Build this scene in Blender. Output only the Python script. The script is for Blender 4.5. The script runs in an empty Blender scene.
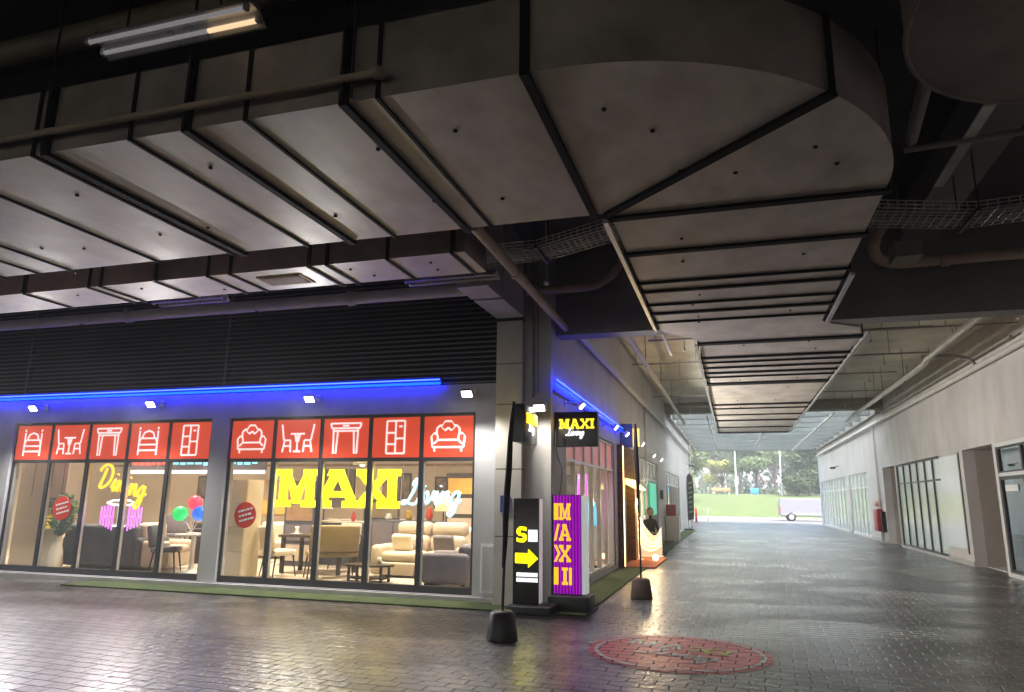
import bpy, bmesh, math, random
from mathutils import Vector, Matrix
random.seed(11)
C = bpy.context.scene.collection
SC = bpy.context.scene
PI = math.pi

# ------------------------------------------------------------------ mesh builder
class MB:
    def __init__(s):
        s.v = []; s.f = []; s.m = []; s.sm = []; s.M = Matrix.Identity(4)
    def add(s, vs, fs, mi=0, smooth=False):
        n = len(s.v)
        s.v += [tuple(s.M @ Vector(p)) for p in vs]
        for f in fs:
            s.f.append([i + n for i in f]); s.m.append(mi); s.sm.append(smooth)
        return s
    def box(s, x0, x1, y0, y1, z0, z1, mi=0):
        vs = [(x, y, z) for z in (z0, z1) for y in (y0, y1) for x in (x0, x1)]
        return s.add(vs, [(0, 2, 3, 1), (4, 5, 7, 6), (0, 1, 5, 4), (2, 6, 7, 3), (0, 4, 6, 2), (1, 3, 7, 5)], mi)
    def rbox(s, x0, x1, y0, y1, z0, z1, r=.03, mi=0, seg=3):
        bm = bmesh.new()
        vs = [bm.verts.new((x, y, z)) for z in (z0, z1) for y in (y0, y1) for x in (x0, x1)]
        for f in [(0, 2, 3, 1), (4, 5, 7, 6), (0, 1, 5, 4), (2, 6, 7, 3), (0, 4, 6, 2), (1, 3, 7, 5)]:
            bm.faces.new([vs[i] for i in f])
        r = min(r, .49 * min(x1 - x0, y1 - y0, z1 - z0))
        bmesh.ops.bevel(bm, geom=bm.edges[:], offset=r, segments=seg, affect='EDGES', profile=.5)
        bm.verts.index_update()
        s.add([tuple(v.co) for v in bm.verts], [[v.index for v in f.verts] for f in bm.faces], mi, True)
        bm.free(); return s
    def tube(s, pts, r, n=8, mi=0, smooth=True, cap=True):
        pts = [Vector(p) for p in pts]; rs = r if isinstance(r, (list, tuple)) else [r] * len(pts)
        vs = []; up = None
        for i, p in enumerate(pts):
            a = pts[max(0, i - 1)]; b = pts[min(len(pts) - 1, i + 1)]
            t = (b - a)
            t = t.normalized() if t.length > 1e-9 else Vector((0, 0, 1))
            if up is None:
                up = Vector((0, 0, 1)) if abs(t.z) < .9 else Vector((0, 1, 0))
            u = up - t * up.dot(t)
            if u.length < 1e-4: u = t.orthogonal()
            u.normalize(); w = t.cross(u); up = u
            for k in range(n):
                a_ = 2 * PI * k / n
                vs.append(tuple(p + (u * math.cos(a_) + w * math.sin(a_)) * rs[i]))
        fs = []
        for i in range(len(pts) - 1):
            for k in range(n):
                k2 = (k + 1) % n
                fs.append((i * n + k, i * n + k2, (i + 1) * n + k2, (i + 1) * n + k))
        s.add(vs, fs, mi, smooth)
        if cap:
            m = len(vs)
            s.add(vs[:n], [tuple(range(n))[::-1]], mi); s.add(vs[m - n:], [tuple(range(n))], mi)
        return s
    def bar(s, a, b, w, h, mi=0):
        a, b = Vector(a), Vector(b); t = (b - a).normalized()
        up = Vector((0, 0, 1)) if abs(t.z) < .95 else Vector((0, 1, 0))
        x = t.cross(up).normalized(); y = x.cross(t)
        vs = [tuple(p + x * sx * w / 2 + y * sy * h / 2) for p in (a, b) for sy in (-1, 1) for sx in (-1, 1)]
        return s.add(vs, [(0, 2, 3, 1), (4, 5, 7, 6), (0, 1, 5, 4), (2, 6, 7, 3), (0, 4, 6, 2), (1, 3, 7, 5)], mi)
    def lathe(s, prof, c=(0, 0, 0), n=20, mi=0, smooth=True):
        vs = []
        for r, z in prof:
            for k in range(n):
                a = 2 * PI * k / n
                vs.append((c[0] + r * math.cos(a), c[1] + r * math.sin(a), c[2] + z))
        fs = []
        for i in range(len(prof) - 1):
            for k in range(n):
                k2 = (k + 1) % n
                fs.append((i * n + k, i * n + k2, (i + 1) * n + k2, (i + 1) * n + k))
        fs.append(tuple(range(n))[::-1]); fs.append(tuple(range((len(prof) - 1) * n, len(prof) * n)))
        return s.add(vs, fs, mi, smooth)
    def ball(s, c, r, mi=0, n=14, sz=1):
        prof = [(max(1e-4, r * math.sin(PI * i / 9)), -r * sz * math.cos(PI * i / 9)) for i in range(10)]
        return s.lathe(prof, c, n, mi)
    def prism_z(s, poly, z0, z1, mi=0):
        n = len(poly)
        vs = [(x, y, z0) for x, y in poly] + [(x, y, z1) for x, y in poly]
        return s.add(vs, [tuple(range(n))[::-1], tuple(range(n, 2 * n))] + [(i, (i + 1) % n, n + (i + 1) % n, n + i) for i in range(n)], mi)
    def prism_y(s, poly, y0, y1, mi=0):
        n = len(poly)
        vs = [(x, y0, z) for x, z in poly] + [(x, y1, z) for x, z in poly]
        return s.add(vs, [tuple(range(n)), tuple(range(n, 2 * n))[::-1]] + [(i, n + i, n + (i + 1) % n, (i + 1) % n) for i in range(n)], mi)
    def build(s, name, mat, parent=None, world=False):
        me = bpy.data.meshes.new(name)
        vs = s.v
        if world and parent is not None:
            o = parent; T = Matrix.Identity(4)
            chain = []
            while o is not None:
                chain.append(o); o = o.parent
            for q in reversed(chain):
                T = T @ (Matrix.Translation(q.location) @ q.rotation_euler.to_matrix().to_4x4())
            Ti = T.inverted(); vs = [tuple(Ti @ Vector(p)) for p in vs]
        me.from_pydata(vs, [], s.f)
        mats = mat if isinstance(mat, (list, tuple)) else [mat]
        for m in mats: me.materials.append(m)
        me.polygons.foreach_set('material_index', s.m)
        me.polygons.foreach_set('use_smooth', s.sm)
        bm = bmesh.new(); bm.from_mesh(me)
        bmesh.ops.recalc_face_normals(bm, faces=bm.faces[:]); bm.to_mesh(me); bm.free()
        me.update()
        ob = bpy.data.objects.new(name, me); C.objects.link(ob)
        if parent is not None: ob.parent = parent
        return ob

def tag(o, label, cat, group=None):
    o['label'] = label; o['category'] = cat
    if group: o['group'] = group
    return o
def thing(name, label, cat, loc=(0, 0, 0), rz=0, group=None):
    o = bpy.data.objects.new(name, None); C.objects.link(o)
    o.empty_display_size = .2; o.location = loc; o.rotation_euler = (0, 0, rz)
    return tag(o, label, cat, group)
def single(name, mb, mat, label, cat, group=None, loc=None):
    o = mb.build(name, mat)
    if loc: o.location = loc
    return tag(o, label, cat, group)
def struct(name, mb, mat, kind='structure'):
    o = mb.build(name, mat); o['kind'] = kind; return o
KIDS = {}
def kids(o): return [c for c in bpy.data.objects if c.parent == o]
def dup(root, loc, rz=None, label=None):
    r = root.copy(); C.objects.link(r); r.location = loc
    if rz is not None: r.rotation_euler = (0, 0, rz)
    if label: r['label'] = label
    for ch in kids(root):
        c = ch.copy(); C.objects.link(c); c.parent = r
        for g in kids(ch):
            d = g.copy(); C.objects.link(d); d.parent = c
    return r

# ------------------------------------------------------------------ materials
def newmat(name):
    m = bpy.data.materials.new(name); m.use_nodes = True
    nt = m.node_tree; b = nt.nodes['Principled BSDF']
    return m, nt, b
def noise_mat(name, col, rough=.6, amt=.25, scale=3., metal=0., bump=0., col2=None, rvar=.15, detail=6, stretch=(1, 1, 1), spec=.5, streak=0):
    m, nt, b = newmat(name); N = nt.nodes; L = nt.links
    tc = N.new('ShaderNodeTexCoord'); mp = N.new('ShaderNodeMapping'); mp.inputs['Scale'].default_value = stretch
    L.new(tc.outputs['Object'], mp.inputs['Vector'])
    n = N.new('ShaderNodeTexNoise'); n.inputs['Scale'].default_value = scale; n.inputs['Detail'].default_value = detail; n.inputs['Roughness'].default_value = .6
    L.new(mp.outputs[0], n.inputs['Vector'])
    r = N.new('ShaderNodeValToRGB'); r.color_ramp.elements[0].position = .3; r.color_ramp.elements[1].position = .7
    c2 = col2 or [max(0, c * (1 - amt)) for c in col]; c1 = [min(1, c * (1 + amt * .5)) for c in col]
    r.color_ramp.elements[0].color = (*c2, 1); r.color_ramp.elements[1].color = (*c1, 1)
    L.new(n.outputs['Fac'], r.inputs['Fac'])
    colout = r.outputs['Color']
    if streak:
        mp2 = N.new('ShaderNodeMapping'); mp2.inputs['Scale'].default_value = (.9, .9, .35)
        L.new(tc.outputs['Object'], mp2.inputs['Vector'])
        n2 = N.new('ShaderNodeTexNoise'); n2.inputs['Scale'].default_value = 2.; n2.inputs['Detail'].default_value = 5
        L.new(mp2.outputs[0], n2.inputs['Vector'])
        r2 = N.new('ShaderNodeValToRGB'); r2.color_ramp.elements[0].position = .35; r2.color_ramp.elements[1].position = .6
        v = 1 - streak; r2.color_ramp.elements[0].color = (v, v * .97, v * .92, 1)
        L.new(n2.outputs['Fac'], r2.inputs['Fac'])
        mx = N.new('ShaderNodeMix'); mx.data_type = 'RGBA'; mx.blend_type = 'MULTIPLY'; mx.inputs['Factor'].default_value = 1
        L.new(colout, mx.inputs['A']); L.new(r2.outputs['Color'], mx.inputs['B']); colout = mx.outputs['Result']
    L.new(colout, b.inputs['Base Color'])
    mr = N.new('ShaderNodeMapRange'); mr.inputs['To Min'].default_value = max(.02, rough - rvar); mr.inputs['To Max'].default_value = min(1, rough + rvar)
    L.new(n.outputs['Fac'], mr.inputs['Value']); L.new(mr.outputs[0], b.inputs['Roughness'])
    b.inputs['Metallic'].default_value = metal
    b.inputs['Specular IOR Level'].default_value = spec
    if bump:
        bp = N.new('ShaderNodeBump'); bp.inputs['Strength'].default_value = bump; bp.inputs['Distance'].default_value = .02
        L.new(n.outputs['Fac'], bp.inputs['Height']); L.new(bp.outputs[0], b.inputs['Normal'])
    return m
EM = .28
def emit_mat(name, col, strength, base=None):
    m, nt, b = newmat(name)
    b.inputs['Base Color'].default_value = (*(base or col), 1)
    b.inputs['Emission Color'].default_value = (*col, 1); b.inputs['Emission Strength'].default_value = strength * EM
    b.inputs['Roughness'].default_value = .4
    return m
def glass_mat(name, tint=(.93, .95, .94), boost=1., rough=.02):
    m, nt, b = newmat(name); N = nt.nodes; L = nt.links
    N.remove(b); out = N['Material Output']
    t = N.new('ShaderNodeBsdfTransparent'); t.inputs['Color'].default_value = (*tint, 1)
    g = N.new('ShaderNodeBsdfGlossy'); g.inputs['Roughness'].default_value = rough; g.inputs['Color'].default_value = (.9, .95, .93, 1)
    fr = N.new('ShaderNodeFresnel'); fr.inputs['IOR'].default_value = 1.5
    mul = N.new('ShaderNodeMath'); mul.operation = 'MULTIPLY'; mul.inputs[1].default_value = boost; mul.use_clamp = True
    L.new(fr.outputs[0], mul.inputs[0])
    mx = N.new('ShaderNodeMixShader'); ge = N.new('ShaderNodeNewGeometry'); inv = N.new('ShaderNodeMath'); inv.operation = 'SUBTRACT'; inv.inputs[0].default_value = 1; L.new(ge.outputs['Backfacing'], inv.inputs[1])
    m2 = N.new('ShaderNodeMath'); m2.operation = 'MULTIPLY'; L.new(mul.outputs[0], m2.inputs[0]); L.new(inv.outputs[0], m2.inputs[1])
    L.new(m2.outputs[0], mx.inputs[0]); L.new(t.outputs[0], mx.inputs[1]); L.new(g.outputs[0], mx.inputs[2])
    L.new(mx.outputs[0], out.inputs['Surface'])
    return m
def paver_nodes(nt, b, extra=None):
    """rough stone setts: courses with wandering joints, per-block tone, lumpy worn tops, damp patches"""
    N = nt.nodes; L = nt.links
    def noise(scale, det, rough=.55, vec=None, dist=0):
        n = N.new('ShaderNodeTexNoise'); n.inputs['Scale'].default_value = scale; n.inputs['Detail'].default_value = det; n.inputs['Roughness'].default_value = rough; n.inputs['Distortion'].default_value = dist
        L.new(vec or tc.outputs['Object'], n.inputs['Vector']); return n
    def mth(op, a, b2=None, c=None):
        n = N.new('ShaderNodeMath'); n.operation = op
        for i, v in enumerate((a, b2, c)):
            if v is None: continue
            if isinstance(v, (int, float)): n.inputs[i].default_value = v
            else: L.new(v, n.inputs[i])
        return n.outputs[0]
    tc = N.new('ShaderNodeTexCoord')
    mpb = N.new('ShaderNodeMapping'); mpb.inputs['Rotation'].default_value = (0, 0, .05); L.new(tc.outputs['Object'], mpb.inputs['Vector'])
    wob = noise(3.2, 4)
    vm = N.new('ShaderNodeVectorMath'); vm.operation = 'SCALE'; vm.inputs['Scale'].default_value = .10
    L.new(wob.outputs['Color'], vm.inputs[0])
    va = N.new('ShaderNodeVectorMath'); va.operation = 'ADD'; L.new(mpb.outputs[0], va.inputs[0]); L.new(vm.outputs[0], va.inputs[1])
    br = N.new('ShaderNodeTexBrick'); br.inputs['Scale'].default_value = 1; br.inputs['Brick Width'].default_value = .27; br.inputs['Row Height'].default_value = .165
    br.inputs['Mortar Size'].default_value = .011; br.inputs['Mortar Smooth'].default_value = .7; br.inputs['Bias'].default_value = 0
    br.inputs['Color1'].default_value = (.034, .034, .033, 1); br.inputs['Color2'].default_value = (.125, .122, .118, 1); br.inputs['Mortar'].default_value = (.026, .025, .024, 1)
    L.new(va.outputs[0], br.inputs['Vector'])
    mps = N.new('ShaderNodeMapping'); mps.inputs['Scale'].default_value = (.32, .75, 1); L.new(tc.outputs['Object'], mps.inputs['Vector'])
    big = noise(1., 7, .66, mps.outputs[0], .6)
    lump = noise(11, 3, .5); fine = noise(42, 5, .65)
    rb = N.new('ShaderNodeValToRGB'); rb.color_ramp.elements[0].position = .42; rb.color_ramp.elements[1].position = .58
    rb.color_ramp.elements[0].color = (.34, .34, .35, 1); rb.color_ramp.elements[1].color = (1.25, 1.23, 1.18, 1); L.new(big.outputs['Fac'], rb.inputs['Fac'])
    m1 = N.new('ShaderNodeMix'); m1.data_type = 'RGBA'; m1.blend_type = 'MULTIPLY'; m1.inputs['Factor'].default_value = 1
    L.new(br.outputs['Color'], m1.inputs['A']); L.new(rb.outputs['Color'], m1.inputs['B'])
    m2 = N.new('ShaderNodeMix'); m2.data_type = 'RGBA'; m2.blend_type = 'OVERLAY'; m2.inputs['Factor'].default_value = .6
    fg = N.new('ShaderNodeRGBToBW'); L.new(fine.outputs['Color'], fg.inputs[0])
    L.new(m1.outputs['Result'], m2.inputs['A']); L.new(fg.outputs[0], m2.inputs['B'])
    col = m2.outputs['Result']
    if extra: col = extra(nt, col, big, fine, br)
    L.new(col, b.inputs['Base Color'])
    ro = mth('MULTIPLY_ADD', big.outputs['Fac'], .40, .06); ro = mth('MULTIPLY_ADD', fine.outputs['Fac'], .16, ro); ro = mth('MULTIPLY_ADD', br.outputs['Fac'], .4, ro)
    L.new(ro, b.inputs['Roughness'])
    b.inputs['Specular IOR Level'].default_value = .75 if not extra else .3
    cw = N.new('ShaderNodeMapRange'); cw.inputs['From Min'].default_value = .44; cw.inputs['From Max'].default_value = .60; cw.inputs['To Min'].default_value = .12; cw.inputs['To Max'].default_value = .75
    L.new(big.outputs['Fac'], cw.inputs['Value']); cw.inputs['To Max'].default_value = .12 if extra else .75; cw.inputs['To Min'].default_value = .02 if extra else .12; L.new(cw.outputs[0], b.inputs['Coat Weight']); b.inputs['Coat Roughness'].default_value = .17; b.inputs['Coat IOR'].default_value = 1.5
    bw = N.new('ShaderNodeRGBToBW'); L.new(br.outputs['Color'], bw.inputs[0])
    h = mth('MULTIPLY', bw.outputs[0], 3.4); h = mth('MULTIPLY_ADD', lump.outputs['Fac'], .9, h); h = mth('MULTIPLY_ADD', fine.outputs['Fac'], .22, h); h = mth('MULTIPLY_ADD', br.outputs['Fac'], -.55, h)
    bp = N.new('ShaderNodeBump'); bp.inputs['Strength'].default_value = .75; bp.inputs['Distance'].default_value = .022
    L.new(h, bp.inputs['Height']); L.new(bp.outputs[0], b.inputs['Normal']); bp2 = N.new('ShaderNodeBump'); bp2.inputs['Strength'].default_value = .30; bp2.inputs['Distance'].default_value = .022; L.new(h, bp2.inputs['Height']); L.new(bp2.outputs[0], b.inputs['Coat Normal'])
def leaf_mat(name, c1, c2, trans=.35):
    m, nt, b = newmat(name); N = nt.nodes; L = nt.links
    g = N.new('ShaderNodeNewGeometry'); r = N.new('ShaderNodeValToRGB')
    r.color_ramp.elements[0].color = (*c1, 1); r.color_ramp.elements[1].color = (*c2, 1)
    L.new(g.outputs['Random Per Island'], r.inputs['Fac']); L.new(r.outputs['Color'], b.inputs['Base Color'])
    b.inputs['Roughness'].default_value = .6
    t = N.new('ShaderNodeBsdfTranslucent'); L.new(r.outputs['Color'], t.inputs['Color'])
    mx = N.new('ShaderNodeMixShader'); mx.inputs[0].default_value = trans
    L.new(b.outputs[0], mx.inputs[1]); L.new(t.outputs[0], mx.inputs[2]); L.new(mx.outputs[0], N['Material Output'].inputs['Surface'])
    return m
def brick_mat(name, c1, c2, mortar, w=.22, h=.075):
    m, nt, b = newmat(name); N = nt.nodes; L = nt.links
    tc = N.new('ShaderNodeTexCoord'); mp = N.new('ShaderNodeMapping'); mp.inputs['Rotation'].default_value = (PI / 2, 0, 0)
    mp2 = N.new('ShaderNodeVectorMath'); mp2.operation = 'ADD'
    sx = N.new('ShaderNodeSeparateXYZ'); cx = N.new('ShaderNodeCombineXYZ'); ad = N.new('ShaderNodeMath')
    L.new(tc.outputs['Object'], sx.inputs[0]); L.new(sx.outputs[0], ad.inputs[0]); L.new(sx.outputs[1], ad.inputs[1])
    L.new(ad.outputs[0], cx.inputs[0]); L.new(sx.outputs[2], cx.inputs[1])
    br = N.new('ShaderNodeTexBrick'); br.inputs['Scale'].default_value = 1; br.inputs['Brick Width'].default_value = w; br.inputs['Row Height'].default_value = h
    br.inputs['Mortar Size'].default_value = .008
    br.inputs['Color1'].default_value = (*c1, 1); br.inputs['Color2'].default_value = (*c2, 1); br.inputs['Mortar'].default_value = (*mortar, 1)
    L.new(cx.outputs[0], br.inputs['Vector']); L.new(br.outputs['Color'], b.inputs['Base Color']); b.inputs['Roughness'].default_value = .8
    return m

M = {}
m, nt, b = newmat('paving'); paver_nodes(nt, b); M['paving'] = m
def red_paint(nt, col, big, fine, br):
    N = nt.nodes; L = nt.links
    a = N.new('ShaderNodeMath'); a.operation = 'MULTIPLY_ADD'; a.inputs[1].default_value = -1.0; a.inputs[2].default_value = 1.0; L.new(br.outputs['Fac'], a.inputs[0])
    r = N.new('ShaderNodeMapRange'); r.inputs['From Min'].default_value = .30; r.inputs['From Max'].default_value = .48; L.new(fine.outputs['Fac'], r.inputs['Value'])
    k = N.new('ShaderNodeMath'); k.operation = 'MULTIPLY'; L.new(a.outputs[0], k.inputs[0]); L.new(r.outputs[0], k.inputs[1])
    k2 = N.new('ShaderNodeMath'); k2.operation = 'MULTIPLY'; k2.inputs[1].default_value = .9; L.new(k.outputs[0], k2.inputs[0])
    mx = N.new('ShaderNodeMix'); mx.data_type = 'RGBA'; mx.inputs['B'].default_value = (*PAINT, 1)
    L.new(k2.outputs[0], mx.inputs['Factor']); L.new(col, mx.inputs['A'])
    return mx.outputs['Result']
for nm, PAINT in (('paint_red', (.62, .04, .05)), ('paint_white', (.62, .60, .58)), ('paint_yellow', (.55, .52, .08)), ('paint_patch', (.30, .30, .28))):
    m, nt, b = newmat(nm); paver_nodes(nt, b, red_paint); M[nm] = m
M['asphalt'] = noise_mat('asphalt', (.13, .13, .127), .8, .25, 2, bump=.2)
M['kerbstone'] = noise_mat('kerbstone', (.45, .44, .42), .8, .2, 3, bump=.2)
M['ground'] = noise_mat('ground', (.08, .1, .05), .9, .4, .6)
M['lawn'] = noise_mat('lawn', (.075, .105, .026), .95, .45, 1.2, bump=.6, col2=(.05, .075, .018))
M['turf'] = noise_mat('turf', (.055, .085, .018), .95, .5, 60, bump=1., col2=(.022, .036, .008))
M['slab'] = noise_mat('slab_concrete', (.075, .07, .066), .85, .35, 1.3, bump=.15)  # near-black base puts the unlit look above the ducts into the colour
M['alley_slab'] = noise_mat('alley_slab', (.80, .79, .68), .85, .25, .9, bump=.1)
M['beam'] = noise_mat('beam_concrete', (.24, .23, .22), .8, .3, .7, bump=.1, detail=9)
M['beam2'] = noise_mat('beam_olive', (.30, .30, .24), .8, .2, .8, bump=.06)
M['wall_grey'] = noise_mat('wall_grey', (.52, .52, .53), .6, .12, .8, bump=.05, streak=.12)
M['wall_side'] = noise_mat('wall_side', (.60, .59, .60), .65, .14, .5, bump=.05, streak=.10)
M['wall_white'] = noise_mat('wall_white', (.62, .60, .595), .65, .16, .45, bump=.05, streak=.10)
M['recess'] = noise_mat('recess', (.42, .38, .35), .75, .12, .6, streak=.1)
M['clad'] = noise_mat('cladding', (.66, .62, .56), .4, .12, 1.5)
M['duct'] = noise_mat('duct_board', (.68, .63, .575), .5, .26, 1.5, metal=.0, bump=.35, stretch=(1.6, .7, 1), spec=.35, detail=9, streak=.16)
M['duct_shade'] = noise_mat('duct_shade', (.36, .295, .265), .6, .45, 1.3, bump=.35, spec=.3, detail=9)  # unlit faces of the ducts: shade put into a darker brown board colour
M['flange'] = noise_mat('flange', (.007, .0065, .006), .8, .3, 4, spec=.15)
M['galv'] = noise_mat('galvanised', (.52, .50, .47), .4, .25, 5, metal=.7)
M['pipe_white'] = noise_mat('pipe_white', (.62, .60, .57), .5, .15, 2)
M['pipe_brown'] = noise_mat('pipe_brown', (.46, .34, .26), .6, .3, 2)
M['pipe_grey'] = noise_mat('pipe_grey', (.30, .28, .26), .55, .2, 2)
M['black'] = noise_mat('black_metal', (.018, .018, .019), .45, .3, 5)
M['blackcloth'] = noise_mat('black_cloth', (.02, .019, .019), .85, .3, 6, bump=.3)
M['louvre'] = noise_mat('louvre', (.17, .16, .16), .5, .3, 1.2)
M['void'] = noise_mat('dark_void', (.012, .012, .012), .9, .2, 2)
M['frame'] = noise_mat('frame_dark', (.035, .034, .036), .4, .2, 3)
M['silver'] = noise_mat('frame_silver', (.60, .60, .60), .35, .12, 3, metal=.6)
M['frame_white'] = noise_mat('frame_white', (.70, .70, .69), .45, .08, 3)
M['glass_side'] = glass_mat('side_glass', (.95, .96, .95), .45)
M['glass'] = glass_mat('shop_glass', (.95, .96, .95), 1.2)
M['glass_alley'] = glass_mat('alley_glass', (.55, .62, .58), 2.2)
M['pane_glare'] = noise_mat('pane_glare_tint', (.60, .66, .61), .12, .2, .5, spec=.7)  # greenish white reflected daylight put into the panes' base colour
M['film'] = noise_mat('white_film', (.68, .71, .68), .12, .10, .7)
M['red_panel'] = emit_mat('red_panel', (.90, .085, .025), .33, (.42, .04, .02))
M['icon_white'] = emit_mat('icon_white', (1., .86, .76), .42, (.8, .8, .78))
M['pink_panel'] = emit_mat('pink_panel', (.8, .30, .26), .16, (.62, .28, .25))
M['led_blue'] = emit_mat('led_blue', (.0006, .009, 1.), 17)
M['led_blue_low'] = emit_mat('led_blue_low', (.0006, .012, 1.), 8)
M['led_core'] = emit_mat('led_core', (.014, .036, 1.), 8)
M['neon_yellow'] = emit_mat('neon_yellow', (1., .84, .0), 2.4)
M['neon_cyan'] = emit_mat('neon_cyan', (.20, .72, 1.), .75)
M['neon_orange'] = emit_mat('neon_orange', (1., .58, .015), .8)
M['neon_pink'] = emit_mat('neon_pink', (.85, .22, .95), .62)
M['neon_white'] = emit_mat('neon_white', (.95, .97, 1.), .8)
M['sign_purple'] = emit_mat('sign_purple', (.42, .006, .55), .52, (.1, .01, .12))
M['sign_amber'] = emit_mat('sign_amber', (1., .52, .02), .62, (.5, .3, .02))
M['sign_dark'] = noise_mat('sign_dark', (.03, .028, .03), .3, .2, 2)
M['lens'] = emit_mat('lamp_lens', (1., .97, .92), 12)
M['lens_soft'] = emit_mat('lamp_lens_soft', (1., .97, .92), 7)
M['tube_off'] = noise_mat('tube_off', (.55, .52, .5), .3, .1, 3)
M['tube_on'] = emit_mat('tube_on', (1., .72, .42), .5)
M['tube_dim'] = emit_mat('tube_dim', (.9, .85, .9), .10, (.6, .6, .6))
M['reflector'] = noise_mat('reflector', (.60, .58, .57), .3, .12, 3, metal=.3)
M['warm_glow'] = emit_mat('warm_glow', (1., .62, .25), 3.2)
M['yellow_glow'] = emit_mat('yellow_glow', (1., .75, .18), 2.4)
M['teal_glow'] = emit_mat('teal_glow', (.04, .6, .38), .35)
M['blue_glow'] = emit_mat('blue_glow', (.02, .04, .4), .12, (.02, .03, .08))
M['red'] = noise_mat('red_paint', (.38, .02, .02), .4, .2, 3)
M['sticker'] = noise_mat('sticker_red', (.62, .05, .03), .4, .1, 3)
M['white'] = noise_mat('white_paint', (.78, .78, .77), .45, .06, 2)
M['shop_wall'] = noise_mat('shop_wall', (.62, .57, .49), .7, .1, .8)
M['shop_floor'] = noise_mat('shop_floor', (.58, .50, .40), .3, .15, 1.5)
M['beige'] = noise_mat('beige_leather', (.50, .42, .33), .5, .12, 4, bump=.1)
M['mauve'] = noise_mat('mauve_fabric', (.16, .14, .17), .7, .15, 6, bump=.1)
M['charcoal'] = noise_mat('charcoal_fabric', (.085, .088, .105), .8, .25, 8, bump=.15)
M['tan'] = noise_mat('tan_fabric', (.30, .23, .15), .75, .15, 6, bump=.1)
M['darkwood'] = noise_mat('dark_wood', (.05, .035, .028), .35, .3, 3, stretch=(1, 8, 1))
M['wood'] = noise_mat('wood', (.33, .2, .1), .45, .3, 3, stretch=(1, 8, 1))
M['cream'] = noise_mat('cream', (.72, .65, .54), .4, .06, 2)
M['mustard'] = noise_mat('mustard', (.55, .34, .06), .8, .15, 5)
M['orange_mat'] = noise_mat('orange_mat', (.42, .12, .05), .95, .3, 30, bump=.4)
M['brick'] = brick_mat('brown_brick', (.17, .085, .05), (.28, .15, .09), (.10, .07, .05))
M['brownish'] = noise_mat('brown_door', (.16, .075, .045), .6, .3, 2)
M['concrete_base'] = noise_mat('concrete_base', (.13, .10, .085), .9, .4, 9, bump=.4)
M['leaf'] = leaf_mat('leaf', (.075, .115, .045), (.20, .27, .12), .5)
M['leaf_dark'] = leaf_mat('leaf_dark', (.06, .10, .045), (.15, .21, .10), .5)
M['leaf_yellow'] = leaf_mat('leaf_yellow', (.16, .19, .03), (.28, .30, .06))
M['bark'] = noise_mat('bark', (.11, .08, .06), .9, .4, 6, bump=.5)
M['van'] = noise_mat('van_paint', (.20, .205, .23), .25, .04, 1)
M['tyre'] = noise_mat('tyre', (.02, .02, .02), .85, .2, 6)
M['taillight'] = noise_mat('tail_light', (.5, .02, .02), .2, .1, 4)
M['car_glass'] = noise_mat('car_glass', (.03, .035, .04), .08, .1, 2)
M['skin'] = noise_mat('skin', (.42, .26, .18), .55, .08, 8)
M['hair'] = noise_mat('hair_grey', (.22, .21, .20), .7, .3, 20)
M['cloth_black'] = noise_mat('cloth_black', (.02, .02, .022), .85, .2, 10)
M['building_far'] = noise_mat('building_far', (.32, .25, .23), .8, .1, .2)
M['win_far'] = noise_mat('window_far', (.22, .26, .28), .15, .1, .5)
M['sign_blue'] = noise_mat('sign_blue', (.03, .24, .6), .4, .1, 2)
M['picture'] = noise_mat('picture', (.30, .22, .16), .5, .6, 4, col2=(.05, .07, .09))
# translucent canopy sheet
m, nt, b = newmat('canopy_sheet'); N = nt.nodes; L = nt.links
b.inputs['Base Color'].default_value = (.6, .63, .62, 1); b.inputs['Roughness'].default_value = .5
t = N.new('ShaderNodeBsdfTranslucent'); t.inputs['Color'].default_value = (.80, .84, .83, 1)
mx = N.new('ShaderNodeMixShader'); mx.inputs[0].default_value = .82
L.new(b.outputs[0], mx.inputs[1]); L.new(t.outputs[0], mx.inputs[2]); L.new(mx.outputs[0], N['Material Output'].inputs['Surface'])
M['canopy'] = m
M['steel_blue'] = noise_mat('steel_blue', (.20, .22, .22), .5, .2, 2)

# ------------------------------------------------------------------ camera, world, sun
cam_d = bpy.data.cameras.new('camera'); cam = bpy.data.objects.new('camera', cam_d); C.objects.link(cam)
cam_d.sensor_width = 36; cam_d.lens = 36 * 711 / 1024; cam_d.clip_end = 3000; cam_d.clip_start = .05
yaw, pitch, roll = .299, .2116, .0116
fwd = Vector((-math.sin(yaw) * math.cos(pitch), math.cos(yaw) * math.cos(pitch), math.sin(pitch)))
rt = Vector((math.cos(yaw), math.sin(yaw), 0)); up = rt.cross(fwd)
r2 = math.cos(roll) * rt + math.sin(roll) * up; u2 = -math.sin(roll) * rt + math.cos(roll) * up
Rm = Matrix((r2, u2, -fwd)).transposed().to_4x4()
cam.matrix_world = Matrix.Translation((0, 0, 1.65)) @ Rm
SC.camera = cam

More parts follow.
